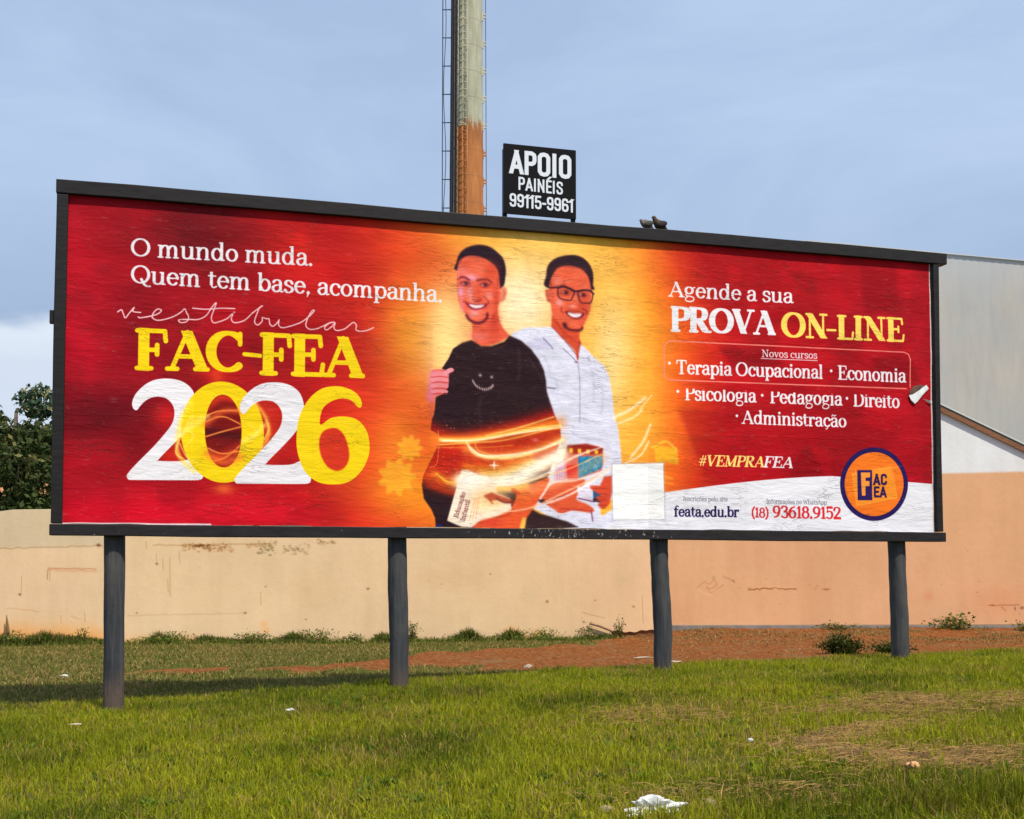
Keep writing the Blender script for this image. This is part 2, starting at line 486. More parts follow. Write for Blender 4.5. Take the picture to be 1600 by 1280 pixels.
# ---- letter shapes: pen strokes, cap height 100
def _g(spec):
    adv, *parts = spec.split(';')
    res = []
    for p in parts:
        p = p.split()
        k = p[0]; v = [float(q) for q in p[1:]]
        if k == 's': res.append(('T', [(v[0], v[2]), (v[1], v[2])]))
        elif k == 'l': res.append(('A', [(v[0], v[1]), (v[2], v[3])]))
        elif k in 'LT' : res.append((k, [(v[i], v[i + 1]) for i in range(0, len(v), 2)]))
        elif k == 'd': res.append(('D', [(v[0], v[1])]))
        elif k == 'a':
            t = np.radians(np.linspace(v[4], v[5], 28))
            res.append(('A', list(zip(v[0] + v[2] * np.cos(t), v[1] + v[3] * np.sin(t)))))
        elif k in ('c', 'C'):
            res.append(('A' if k == 'c' else 'T', [tuple(q) for q in catmull(np.array(v).reshape(-1, 2), False, 6)]))
    return float(adv), res
SER = {k: _g(v) for k, v in {
 'O': '92;a 44 50 38 49 0 360', 'Q': '92;a 44 50 38 49 0 360;c 48 22 60 -4 74 -16 90 -16',
 'A': '86;T 10 2 42 98;L 42 96 74 3;T 21 34 62 34;s 0 21 1;s 60 86 1',
 'C': '80;a 44 50 37 49 52 310;T 70 70 70 98',
 'E': '72;l 18 0 18 100;s 4 62 99;T 62 99 64 76;s 4 66 1;T 66 1 69 27;s 18 48 52;T 48 40 48 64',
 'F': '68;l 18 0 18 100;s 4 62 99;T 62 99 64 73;s 18 46 49;T 46 37 46 62;s 4 34 1',
 'P': '72;l 18 0 18 100;s 4 18 99;s 4 34 1;c 18 99 46 98 62 90 66 73 60 55 42 48 18 48',
 'R': '86;l 18 0 18 100;s 4 18 99;s 4 34 1;c 18 99 46 98 60 90 64 75 58 58 42 52 18 51;L 38 50 66 4;s 64 86 1',
 'V': '84;L 11 98 41 3;T 41 3 72 98;s 0 26 99;s 60 84 99',
 'N': '92;T 18 0 18 100;L 18 98 72 3;T 72 2 72 100;s 4 18 99;s 4 30 1;s 60 86 99',
 'M': '108;T 18 0 18 98;L 18 98 52 6;T 52 6 88 98;L 88 98 88 0;s 4 18 99;s 88 102 99;s 4 30 1;s 76 102 1',
 'L': '66;l 18 0 18 100;s 4 34 99;s 4 60 1;T 60 1 63 30', 'I': '38;l 18 0 18 100;s 4 32 99;s 4 32 1',
 'T': '78;l 38 0 38 100;s 5 71 99;T 5 99 3 76;T 71 99 73 76;s 24 52 1',
 'D': '88;l 18 0 18 100;s 4 18 99;s 4 18 1;c 18 99 46 98 68 84 78 50 68 16 46 2 18 1',
 'W': '110;L 8 98 30 3;T 30 3 54 92;L 54 92 76 3;T 76 3 100 98;s 0 20 99;s 90 108 99',
 'a': '62;c 12 56 18 66 32 70 43 63 46 50;l 46 52 46 10;C 46 10 50 1 60 4;c 46 42 24 38 11 28 10 14 20 1 34 3 46 16',
 'b': '68;l 15 4 15 104;s 5 15 103;a 38 35 22 34 -160 160', 'c': '56;a 32 35 23 34 48 312;d 50 54',
 'd': '70;l 52 2 52 104;s 42 52 103;s 52 64 2;a 30 35 21 34 20 340',
 'e': '60;T 9 38 50 40;a 31 35 22 34 8 318', 'f': '44;l 18 0 18 84;C 18 84 22 100 32 105 44 99;s 4 38 68;s 5 32 1',
 'g': '64;a 29 47 19 22 0 360;C 18 27 10 17 18 9 40 6 54 -3 54 -17 40 -28 20 -28 8 -19 10 -6 20 4;T 44 61 60 68',
 'h': '72;l 15 0 15 104;s 4 15 103;s 4 26 1;c 15 46 26 64 40 69 51 62 54 46;l 54 50 54 0;s 44 65 1',
 'i': '34;l 16 0 16 68;s 5 16 68;s 5 28 1;d 16 92', 'l': '34;l 16 0 16 104;s 5 16 103;s 5 28 1',
 'm': '106;l 15 0 15 68;s 4 15 68;s 4 25 1;c 15 46 25 64 37 69 47 62 50 46;l 50 50 50 0;s 40 60 1;c 50 46 60 64 72 69 82 62 85 46;l 85 50 85 0;s 75 97 1',
 'n': '72;l 15 0 15 68;s 4 15 68;s 4 26 1;c 15 46 26 64 40 69 51 62 54 46;l 54 50 54 0;s 44 65 1',
 'o': '64;a 31 35 23 34 0 360', 'p': '68;l 15 -28 15 68;s 4 15 68;s 4 27 -28;a 38 35 22 34 -160 160',
 'r': '50;l 15 0 15 68;s 4 15 68;s 4 28 1;c 15 44 24 62 36 69 44 66;d 44 62',
 's': '50;c 42 54 34 68 20 70 10 60 12 46 26 37 40 28 43 14 33 2 17 0 7 14',
 't': '44;l 18 88 18 18;C 18 18 22 4 32 1 42 8;s 4 38 68',
 'u': '72;l 15 68 15 22;c 15 24 18 6 32 0 46 6 54 22;l 54 68 54 2;s 4 15 68;s 44 54 68;s 54 66 1',
 'v': '60;L 9 68 30 3;T 30 3 51 68;s 0 20 68;s 42 60 68',
 'N_': '0', '.': '26;d 12 5', ',': '26;d 12 5;T 13 2 8 -16', '-': '42;T 4 36 36 36', '•': '44;d 18 42',
 '(': '34;c 28 108 14 80 10 45 14 8 28 -18', ')': '34;c 6 108 20 80 24 45 20 8 6 -18',
 '#': '70;T 22 4 30 96;T 44 4 52 96;s 8 62 64;s 6 60 34',
 '0': '66;a 32 50 24 49 0 360', '1': '42;l 22 0 22 98;T 22 98 6 84;s 6 38 1',
 '2': '64;c 8 74 14 92 30 99 48 92 52 74 44 52 24 26 8 6;L 8 4 56 4', '3': '62;c 8 84 20 99 38 98 48 84 44 64 26 54;c 26 54 46 50 54 32 48 8 30 0 8 12',
 '5': '62;L 14 97 50 97;T 14 97 12 56;c 12 56 28 64 46 56 53 34 44 8 26 0 8 10', '6': '66;a 32 31 23 31 0 360;c 50 96 28 86 12 62 9 34',
 '8': '64;a 31 75 19 23 0 360;a 31 27 24 27 0 360', '9': '66;a 32 69 23 30 0 360;c 14 3 36 12 52 38 55 66'}.items() if k != 'N_'}
SER['ç'] = (SER['c'][0], SER['c'][1] + _g('0;T 32 0 34 -12 26 -20 20 -18')[1])
SER['ã'] = (SER['a'][0], SER['a'][1] + _g('0;C 12 84 20 94 32 86 42 94')[1])
SER['õ'] = (SER['o'][0], SER['o'][1] + _g('0;C 14 84 22 94 34 86 46 94')[1])
SAN = {k: _g(v) for k, v in {
 'A': '62;L 7 5 29 93;L 29 93 51 5;L 15 28 43 28', 'P': '58;L 11 5 11 94;L 11 94 34 94 44 88 46 80 46 62 43 53 34 47 11 47',
 'O': '64;L 30 95 18 92 11 82 11 18 18 8 30 5 42 8 49 18 49 82 42 92 30 95', 'I': '30;L 12 5 12 95',
 'N': '66;L 11 5 11 95;L 11 92 49 8;L 49 5 49 95', 'É': '52;L 42 95 11 95 11 5 42 5;L 11 51 38 51;L 22 112 34 124',
 'S': '60;L 47 76 44 90 30 95 16 91 11 78 14 62 30 52 44 42 48 24 42 9 28 5 14 9 10 26',
 '9': '60;L 48 60 44 50 30 46 16 50 11 62 11 80 16 91 30 95 43 91 48 80 48 22 43 9 30 5 16 9 11 22',
 '1': '40;L 24 5 24 95;L 24 93 8 80', '5': '60;L 46 95 13 95 11 52 26 60 42 56 48 44 48 22 43 9 30 5 16 9 11 22',
 '6': '60;L 11 40 16 50 30 54 44 50 49 38 49 20 43 9 30 5 16 9 11 20 11 80 16 91 30 95 43 91 48 78',
 '-': '36;L 7 44 27 44', 'E': '54;L 44 95 11 95 11 5 44 5;L 11 51 40 51', 'C': '60;L 48 74 44 90 30 95 16 91 11 80 11 20 16 9 30 5 44 10 48 26'}.items()}
# ------------------------------------------------------------------ artwork of the big poster
def homog(src, dst):
    A = []; b = []
    for (x, y), (u, v) in zip(src, dst):
        A.append([x, y, 1, 0, 0, 0, -u * x, -u * y]); b.append(u)
        A.append([0, 0, 0, x, y, 1, -v * x, -v * y]); b.append(v)
    h = np.append(np.linalg.solve(np.array(A, float), np.array(b, float)), 1)
    def fn(x, y):
        d = h[6] * x + h[7] * y + 1
        return (h[0] * x + h[1] * y + h[2]) / d, (h[3] * x + h[4] * y + h[5]) / d
    return fn
Z = lambda ox, oy, k: (lambda *v: [(ox + v[i] / k, oy + v[i + 1] / k) for i in range(0, len(v), 2)])

def paint_poster():
    fn = homog([(107, 303), (1453, 412), (1460, 832), (97, 818)], [(0, 3), (9, 3), (9, 0), (0, 0)])
    p = Print(9, 3, 300, fn, (176, 14, 28))
    # ---- ground: red, orange, cream glow
    yy, xx = np.mgrid[0:p.H, 0:p.W]
    U = (xx + .5) / p.res; V = 3 - (yy + .5) / p.res
    stops = [(0, (172, 12, 32)), (1.2, (165, 12, 26)), (2.3, (178, 18, 24)), (2.9, (205, 48, 24)), (3.35, (220, 78, 28)), (3.7, (232, 118, 32)), (4.0, (238, 146, 36)), (4.5, (243, 168, 46)),
             (5.2, (243, 168, 48)), (5.6, (238, 140, 36)), (5.9, (230, 98, 28)), (6.2, (205, 50, 22)), (6.5, (176, 16, 24)), (7.4, (166, 8, 22)), (9, (170, 10, 28))]
    wig = U + 0.10 * np.sin(V * 2.2 + .5) + 0.05 * np.sin(V * 5.1) - 0.10 * (V - 1.5) * (U < 4.6)
    wig = wig - np.clip((U - 5.2) / .8, 0, 1) * 0.10 * (1.5 - V)
    for c in range(3):
        p.a[:, :, c] = np.interp(wig, [s[0] for s in stops], [s[1][c] for s in stops]) / 255
    rg = np.random.default_rng(5)
    def cloud(res, amp, lo):
        g = rg.standard_normal((lo[1] + 3, lo[0] + 3)).astype(np.float32)
        gy = np.linspace(0, lo[1], p.H); gx = np.linspace(0, lo[0], p.W)
        iy = gy.astype(int); ix = gx.astype(int); fy = gy - iy; fx = gx - ix
        fy = (fy * fy * (3 - 2 * fy))[:, None]; fx = (fx * fx * (3 - 2 * fx))[None]
        q = (g[iy][:, ix] * (1 - fy) + g[iy + 1][:, ix] * fy) * (1 - fx) + (g[iy][:, ix + 1] * (1 - fy) + g[iy + 1][:, ix + 1] * fy) * fx
        return q * amp
    B = lambda x, y, rx, ry, c, a=1.0, ang=0.0, pw=1: p.blob((x, y), rx, ry, c, a, ang, pw)
    B(300, 372, 75, 60, (92, 8, 22), .75, .2); B(345, 335, 80, 28, (96, 14, 24), .75, .25); B(215, 480, 60, 70, (120, 8, 24), .55, .8)
    B(160, 640, 120, 60, (84, 6, 20), .8); B(300, 560, 110, 40, (110, 6, 22), .6); B(250, 700, 60, 40, (110, 5, 20), .5)
    B(200, 800, 180, 30, (206, 8, 38), .9); B(420, 800, 120, 26, (208, 12, 40), .7); B(120, 560, 30, 60, (188, 12, 38), .6)
    B(470, 390, 55, 40, (214, 34, 26), .8, .5); B(430, 345, 50, 22, (190, 18, 24), .6); B(540, 470, 60, 30, (208, 40, 26), .6)
    B(420, 560, 60, 40, (140, 8, 22), .6); B(520, 620, 90, 70, (206, 26, 26), .5); B(560, 700, 50, 90, (226, 78, 28), .6)
    B(640, 520, 50, 90, (240, 168, 44), .7); B(700, 560, 40, 60, (252, 222, 150), .8)
    B(815, 470, 75, 100, (250, 236, 200), .95); B(700, 500, 36, 60, (252, 228, 150), .8); B(960, 560, 40, 110, (250, 226, 170), .8)
    B(870, 400, 120, 36, (246, 200, 110), .55); B(760, 375, 90, 22, (240, 178, 56), .5); B(640, 770, 60, 40, (240, 150, 32), .8)
    B(620, 690, 40, 60, (240, 150, 40), .6); B(1000, 640, 40, 120, (243, 178, 60), .6); B(1010, 780, 30, 50, (238, 96, 26), .4)
    # soft camouflage shapes over the red parts
    q = cloud(0, 1, (26, 9)) + .6 * cloud(0, 1, (60, 22)); q = np.tanh(q * 1.4)
    wred = np.clip((3.2 - U) / 1.0, 0, 1) + np.clip((U - 6.2) / .4, 0, 1)
    p.a *= (1 + 0.075 * q * (0.35 + 0.65 * wred))[:, :, None]
    # geometric tone blocks on the right
    for pts, c, a in (([(1180, 400), (1215, 402), (1225, 500), (1200, 520), (1180, 470)], (150, 4, 18), .5), ([(1345, 410), (1400, 414), (1405, 480), (1350, 500)], (140, 4, 20), .6),
                      ([(1265, 405), (1300, 408), (1330, 480), (1290, 520)], (190, 10, 30), .35), ([(1260, 690), (1290, 745), (1230, 745)], (120, 2, 16), .6),
                      ([(1120, 540), (1200, 545), (1230, 575), (1150, 580)], (130, 4, 18), .6), ([(1360, 560), (1420, 555), (1440, 600), (1380, 610)], (125, 4, 18), .6),
                      ([(1060, 640), (1300, 650), (1450, 700), (1450, 745), (1100, 745)], (140, 2, 18), .35), ([(1090, 700), (1200, 640), (1240, 745), (1110, 745)], (190, 12, 28), .3)):
        p.poly(pts, c, a, feather=3)
    # faint doodles (gear, cap, books) in yellow
    for x, y, r in ((620, 745, 26), (640, 700, 18)):
        p.poly([(x + r * (1 + .18 * math.cos(9 * t)) * math.cos(t), y + r * (1 + .18 * math.cos(9 * t)) * math.sin(t)) for t in np.linspace(0, 6.28, 70)], (244, 196, 50), .55, feather=1)
        B(x, y, r * .45, r * .45, (240, 150, 36), .7)
    p.poly([(1022, 696), (1058, 700), (1060, 726), (1040, 722), (1024, 726)], (244, 190, 40), .75, feather=1)
    p.stroke([(1020, 740), (1050, 748)], 4, (240, 170, 50), .6); p.stroke([(1022, 750), (1050, 756)], 3, (240, 170, 50), .5)
    p.stroke([(1018, 700), (1040, 690), (1056, 702)], 4, (244, 196, 60), .7)

    # ---- white swoosh at the lower right
    p.poly([(940, 775), (985, 775), (1035, 770)] + [(1035 + t * 425, 770 - 26 * math.sin(min(t * 1.45, 1) * 1.57) + 13 * max(t - .62, 0) / .38) for t in np.linspace(0, 1, 30)] + [(1462, 845), (900, 845), (870, 815)], (226, 226, 238))
    B(980, 800, 60, 22, (226, 226, 238), .9)

    WH = (228, 226, 236); SK = (224, 92, 62); SKD = (188, 54, 38); SKL = (224, 140, 150)
    # ---- man with glasses, white shirt (behind)
    F = Z(830, 380, 8); Bd = Z(640, 500, 5); L = Z(640, 660, 4.706)
    shirt = Bd(790, 110, 900, 60, 1110, 55, 1200, 150, 1300, 290, 1335, 255, 1340, 190, 1390, 240, 1440, 290, 1520, 360, 1560, 440, 1580, 560, 1600, 740) + L(1535, 60, 1552, 200, 1560, 330, 1560, 700, 1400, 790, 1200, 770, 1000, 680, 850, 600, 900, 300)
    p.poly(shirt, (214, 214, 236), feather=.5)
    for c, w, a in ((Bd(1000, 250, 1060, 300, 1100, 420), 4, .35), (Bd(1420, 380, 1440, 500, 1440, 640), 5, .35), (Bd(1100, 560, 1200, 590, 1300, 620), 3, .4), (Bd(1370, 660, 1420, 640, 1470, 650), 2.5, .5),
                    (L(1180, 60, 1250, 110, 1400, 130), 3, .4), (Bd(1080, 420, 1140, 470, 1160, 560), 4, .3), (Bd(1500, 500, 1510, 600, 1500, 720), 5, .3)):
        p.stroke(c, w, (172, 170, 206), a, soft=True)
    p.stroke(Bd(1080, 530, 1140, 535), 2, (70, 66, 84), .8)
    p.stroke(Bd(1310, 300, 1322, 400, 1330, 490, 1330, 800), 1.6, (120, 116, 160), .6)
    p.poly(Bd(910, 180, 990, 140, 1050, 150, 1115, 225, 1010, 235, 920, 215), (188, 182, 216), .55, feather=1)
    p.stroke(Bd(1045, 145, 1080, 180, 1120, 225), 2.2, (120, 112, 160), .8)
    # neck
    p.poly(F(260, 900, 250, 1050, 340, 1150, 440, 1270, 520, 1400, 560, 1500, 600, 1440, 640, 1290, 600, 1180, 610, 1100, 660, 1020, 600, 900), (208, 72, 44), feather=.4)
    p.stroke(F(300, 960, 380, 1080, 470, 1170, 560, 1240), 3, (150, 34, 24), .5, soft=True)
    p.stroke(F(600, 1230, 605, 1330, 560, 1490), 2.5, (150, 36, 40), .8)
    p.poly(Bd(1110, 55, 1190, 140, 1290, 240, 1315, 330, 1270, 310, 1200, 225, 1140, 160), (226, 226, 244), feather=.4)
    p.stroke(Bd(1112, 55, 1200, 150, 1300, 270), 1.4, (96, 70, 110), .7)
    p.stroke(Bd(1200, 225, 1260, 280, 1310, 335), 1.8, (120, 110, 160), .8)
    p.poly(Bd(1335, 190, 1400, 245, 1430, 300, 1350, 290, 1325, 320, 1320, 270), (222, 220, 242), feather=.4)
    # head: hair then face
    p.poly(F(205, 560, 190, 400, 200, 310, 240, 240, 320, 185, 430, 155, 540, 150, 640, 180, 710, 240, 755, 320, 775, 400, 772, 520, 745, 590), (42, 22, 34), smooth=True, feather=.5)
    p.poly(F(240, 580, 175, 580, 178, 650, 200, 730, 250, 760), (206, 92, 70), feather=.5)
    face = F(225, 560, 240, 470, 280, 380, 340, 310, 440, 285, 560, 300, 650, 345, 710, 420, 735, 500, 750, 600, 752, 720, 740, 830, 700, 940, 660, 1020, 600, 1090, 520, 1100, 430, 1070, 340, 990, 270, 900, 245, 760)
    p.poly(face, SK, smooth=True, feather=.4)
    for x, y, rx, ry, c, a in ((470, 360, 130, 45, (226, 92, 56), .7), (640, 800, 70, 130, SKD, .55), (330, 480, 50, 60, (226, 130, 120), .7), (350, 745, 50, 40, (232, 160, 170), .8), (520, 720, 40, 60, (226, 100, 66), .6), (520, 790, 45, 18, (234, 160, 150), .8),
                                (560, 980, 70, 50, (222, 84, 58), .7), (290, 860, 40, 90, (222, 92, 66), .6), (680, 560, 30, 40, (226, 120, 90), .6), (600, 400, 70, 20, (226, 110, 80), .4)):
        B(*F(x, y)[0], rx / 8, ry / 8, c, a)
    for x, y in ((425, 620), (640, 650)):
        B(*F(x, y)[0], 9, 3.6, (120, 32, 40), .75); B(*F(x + 15, y)[0], 2.8, 2.8, (40, 14, 24), .9); B(*F(x - 25, y - 4)[0], 2, 1.3, (220, 170, 180), .7)
    for x, y, rx, ry, c, a in ((450, 480, 60, 24, (236, 130, 100), .5), (600, 520, 50, 20, (232, 116, 86), .5), (300, 640, 30, 40, (234, 120, 100), .5), (560, 700, 14, 40, (238, 140, 110), .6), (490, 770, 16, 12, (188, 54, 40), .5), (610, 790, 16, 12, (180, 48, 38), .5), (690, 780, 24, 40, (214, 78, 56), .5),
                                (540, 1010, 50, 22, (236, 120, 96), .6), (250, 520, 12, 60, (120, 40, 40), .4), (500, 305, 150, 12, (140, 44, 40), .45), (400, 1150, 60, 40, (176, 50, 32), .5), (540, 1300, 30, 60, (222, 96, 60), .5)):
        B(*F(x, y)[0], rx / 8, ry / 8, c, a)
    gl = (52, 18, 36)
    p.stroke(F(225, 560, 330, 555), 2.2, gl); p.stroke(F(335, 560, 400, 545, 470, 565, 545, 605), 3.4, gl)
    p.stroke(F(335, 560, 335, 640, 360, 690, 430, 712, 490, 715, 515, 680, 545, 605), 1.7, gl)
    p.stroke(F(545, 605, 580, 600), 2.4, gl); p.stroke(F(580, 605, 660, 590, 740, 600, 780, 640), 3.0, gl)
    p.stroke(F(580, 605, 600, 700, 625, 745, 700, 750, 745, 745, 765, 690, 770, 640), 1.7, gl)
    p.stroke(F(380, 800, 375, 850, 400, 870), 2.2, (140, 30, 32), .7, soft=True); p.stroke(F(640, 820, 690, 850, 695, 880), 2.5, (130, 28, 30), .7, soft=True)
    p.stroke(F(460, 840, 530, 850, 600, 855), 2.4, (140, 30, 30), .6, soft=True)
    p.poly(F(425, 850, 520, 868, 600, 875, 665, 880, 635, 930, 570, 950, 500, 935, 450, 900), (120, 22, 34), smooth=True, feather=.3)
    p.poly(F(455, 868, 530, 880, 632, 885, 600, 922, 550, 930, 490, 912), (246, 232, 240), smooth=True, feather=.3)
    p.stroke(F(410, 1010, 430, 1050, 480, 1080, 560, 1092, 620, 1085, 640, 1060), 4.4, (70, 14, 26), .9, soft=True); B(*F(425, 1030)[0], 3.5, 4, (60, 14, 26), .9)

    # ---- man in black t-shirt (front)
    F = Z(690, 370, 8)
    p.poly(F(380, 1000, 385, 1180, 375, 1260, 420, 1330, 520, 1370, 640, 1350, 780, 1290, 850, 1235, 780, 1160, 725, 1060, 705, 950, 700, 850, 500, 900), (222, 88, 62), feather=.4)
    B(*F(660, 1080)[0], 9, 22, (196, 52, 38), .6); B(*F(450, 1250)[0], 16, 8, (226, 128, 128), .5)
    p.poly(F(192, 420, 188, 320, 225, 215, 300, 145, 400, 108, 500, 102, 610, 130, 710, 205, 775, 285, 803, 400, 800, 500, 775, 620, 700, 640, 600, 400), (36, 18, 34), smooth=True, feather=.5)
    p.poly(F(745, 640, 780, 625, 815, 650, 818, 710, 790, 790, 745, 820, 715, 780), (226, 132, 104), smooth=True, feather=.5)
    p.stroke(F(760, 670, 790, 690, 775, 750), 2, (170, 60, 44), .6, soft=True)
    face = F(200, 420, 215, 340, 255, 275, 330, 240, 420, 240, 520, 265, 610, 315, 680, 380, 715, 460, 725, 560, 735, 680, 728, 800, 690, 900, 640, 980, 580, 1040, 500, 1085, 420, 1085, 350, 1040, 300, 970, 245, 880, 210, 790, 192, 640, 192, 500)
    p.poly(face, (230, 98, 70), smooth=True, feather=.4)
    for x, y, rx, ry, c, a in ((270, 430, 70, 60, (230, 120, 120), .7), (380, 510, 80, 40, (232, 160, 190), .8), (240, 690, 40, 70, (232, 160, 200), .85), (350, 690, 40, 90, (232, 150, 160), .7), (600, 740, 50, 40, (232, 150, 150), .7),
                                (620, 430, 90, 110, (206, 60, 36), .6), (680, 760, 40, 180, (198, 54, 38), .7), (400, 960, 60, 50, (232, 150, 160), .7), (300, 330, 90, 40, (226, 84, 56), .6), (460, 690, 40, 80, (212, 62, 42), .6), (410, 800, 50, 25, (234, 170, 160), .6), (260, 880, 30, 60, (230, 130, 150), .6),
                                (560, 880, 40, 40, (214, 76, 70), .6)):
        B(*F(x, y)[0], rx / 8, ry / 8, c, a)
    p.stroke(F(212, 530, 240, 508, 290, 508, 345, 540), 3.6, (96, 22, 50), .85, soft=True); p.stroke(F(450, 545, 520, 535, 580, 540, 625, 570), 4, (110, 26, 32), .85, soft=True)
    for x, y in ((300, 588), (540, 605)):
        B(*F(x, y)[0], 8, 3.6, (110, 24, 44), .8); B(*F(x + 5, y - 2)[0], 2.6, 2.4, (36, 12, 24), .9); B(*F(x - 26, y)[0], 2.2, 1.3, (226, 180, 190), .7)
        p.stroke(F(x - 60, y - 8, x, y - 30, x + 60, y - 2), 1.6, (80, 16, 30), .6, soft=True)
    p.stroke(F(395, 790, 440, 812, 500, 790), 2.2, (140, 28, 30), .8, soft=True); B(*F(450, 795)[0], 6, 2.5, (150, 36, 30), .6)
    p.stroke(F(255, 790, 260, 820, 300, 800), 1.6, (130, 28, 36), .7, soft=True); p.stroke(F(520, 740, 580, 800, 590, 840), 2.2, (150, 30, 32), .6, soft=True)
    p.poly(F(290, 815, 350, 832, 440, 845, 540, 840, 585, 830, 545, 880, 490, 905, 420, 912, 355, 895), (130, 20, 44), smooth=True, feather=.3)
    p.poly(F(345, 842, 430, 856, 535, 850, 505, 880, 430, 894, 375, 880), (248, 236, 240), smooth=True, feather=.3)
    p.stroke(F(360, 915, 430, 935, 500, 915), 2.4, (226, 120, 130), .7, soft=True)
    p.stroke(F(310, 985, 350, 1040, 430, 1078, 510, 1066, 565, 1020, 572, 965), 4.6, (84, 14, 36), .92, soft=True)
    for x, y, rx, ry, c, a in ((480, 420, 60, 30, (236, 124, 92), .6), (640, 640, 26, 60, (216, 78, 56), .6), (250, 800, 16, 40, (236, 150, 160), .6), (330, 620, 40, 12, (178, 50, 54), .5), (540, 640, 44, 12, (176, 46, 40), .5), (365, 745, 14, 24, (240, 180, 176), .6), (480, 770, 18, 18, (196, 56, 46), .5),
                                (430, 965, 46, 20, (238, 160, 156), .5), (705, 560, 12, 80, (160, 48, 40), .5), (420, 262, 110, 12, (150, 50, 44), .45), (215, 480, 10, 90, (236, 150, 160), .5), (650, 1000, 30, 60, (178, 44, 34), .5), (520, 1180, 90, 20, (196, 60, 48), .5)):
        B(*F(x, y)[0], rx / 8, ry / 8, c, a)
    # t-shirt
    BK = (38, 20, 28)
    shirt = Bd(485, 158, 410, 178, 340, 225, 305, 300, 252, 380, 300, 420, 300, 520, 262, 575, 205, 600, 195, 700, 172, 790, 168, 860) + \
        L(215, 85, 212, 170, 150, 300, 105, 390, 90, 460, 105, 560, 160, 640, 185, 700, 195, 790, 860, 790, 880, 650, 1000, 450, 1110, 120, 1105, 40) + \
        Bd(1130, 740, 1100, 650, 1072, 560, 1065, 470, 1048, 390, 1010, 310, 950, 230, 870, 162, 780, 122, 740, 170, 640, 205, 560, 205)
    tp = p.T(shirt); x0, y0, m = p.mask_poly(tp, .5)
    cm = np.zeros((p.H, p.W), np.float32)
    X0, Y0 = max(x0, 0), max(y0, 0); X1, Y1 = min(x0 + m.shape[1], p.W), min(y0 + m.shape[0], p.H)
    cm[Y0:Y1, X0:X1] = m[Y0 - y0:Y1 - y0, X0 - x0:X1 - x0]
    p.poly(shirt, BK, feather=.4)
    p.clipmask = cm
    for pts, w, a in ((Bd(850, 230, 860, 330, 850, 460), 5, .35), (Bd(930, 300, 1000, 400, 1040, 470), 5, .3), (Bd(560, 600, 540, 700, 560, 800), 6, .3), (Bd(340, 250, 420, 300, 500, 300), 4, .3), (Bd(520, 220, 640, 240, 760, 190), 2.5, .4), (Bd(940, 540, 1060, 530, 1070, 560), 2, .4)):
        p.stroke(pts, w, (74, 52, 58), a, soft=True)
    for i in range(70):
        x, y = rg.uniform(680, 860), rg.uniform(535, 670)
        B(x, y, .9, .7, (120, 90, 90), .5)
    # fire on the lower shirt
    R_ = (186, 22, 16); O_ = (226, 96, 24)
    p.stroke(L(160, 60, 350, 130, 560, 90, 800, 30, 1100, -60), 26, R_, .75, soft=True)
    p.stroke(L(100, 230, 300, 210, 560, 200, 800, 180, 1110, 80), 44, (196, 30, 16), .95, soft=True)
    p.stroke(L(120, 330, 300, 330, 560, 300, 880, 260, 1100, 200), 44, (200, 36, 18), .95, soft=True)
    p.stroke(L(100, 380, 250, 440, 400, 420), 24, (206, 62, 20), .9, soft=True)
    p.stroke(L(560, 190, 760, 160, 900, 130, 1110, 60), 18, (170, 38, 16), .8, soft=True)
    p.stroke(L(420, 330, 620, 340, 880, 280), 18, (222, 104, 24), .9, soft=True)
    p.stroke(L(540, 380, 700, 370, 900, 300), 14, (238, 160, 40), .9, soft=True)
    p.stroke(L(150, 460, 260, 500, 330, 520), 12, (190, 50, 20), .7, soft=True)
    p.clipmask = None
    # shirt print: two dots and an arc of small marks
    for x, y in ((552, 432), (642, 446)): B(*Bd(x, y)[0], 2.1, 1.9, (216, 206, 200), 1)
    arc = catmull(np.array(Bd(490, 470, 520, 515, 575, 542, 625, 535, 655, 508)), False, 6)
    p.stroke(arc, 2.6, (150, 128, 128), .55, smooth=False)
    for i in range(1, len(arc) - 1, 2): p.stroke([(arc[i][0] - .4, arc[i][1] - 1.7), (arc[i][0] + .5, arc[i][1] + 1.8)], 1.3, (222, 196, 196), .9)
    # raised fist
    p.poly(Bd(170, 400, 240, 385, 300, 400, 305, 460, 300, 520, 262, 575, 205, 600, 195, 650, 185, 740, 165, 740, 150, 660, 130, 600, 150, 500), (218, 104, 110), smooth=True, feather=.5)
    p.poly(Bd(150, 640, 196, 640, 190, 720, 180, 760, 160, 740), (214, 92, 56), feather=.6)
    for y, w in ((425, 1), (468, 1), (515, .9), (558, .7)):
        p.stroke(Bd(178, y, 230, y - 6, 290, y + 2), 6.4 * w, (226, 132, 140), .95); p.stroke(Bd(170, y + 22, 230, y + 18, 292, y + 22), 1.5, (178, 50, 56), .75, soft=True)
    p.stroke(Bd(285, 415, 310, 395, 328, 392), 7, (228, 146, 158)); p.stroke(Bd(298, 425, 325, 418, 338, 400), 1.6, (150, 40, 50), .7, soft=True)
    B(*Bd(165, 500)[0], 5, 22, (238, 150, 180), .5)
    # jeans, trousers
    p.poly(L(195, 740, 240, 760, 260, 800, 200, 800), (26, 42, 110), feather=.5)
    p.poly(L(900, 640, 960, 672, 1060, 700, 1160, 730, 1250, 775, 850, 790, 860, 690), (50, 30, 34), feather=.5)
    # arms at the bottom, forearm with hands
    AR = (222, 84, 42)
    p.poly(L(800, 480, 900, 450, 1020, 410, 1010, 470, 950, 570, 890, 660, 850, 720, 815, 775, 480, 775, 500, 730, 560, 690, 700, 660, 740, 640, 780, 560), AR, smooth=True, feather=.5)
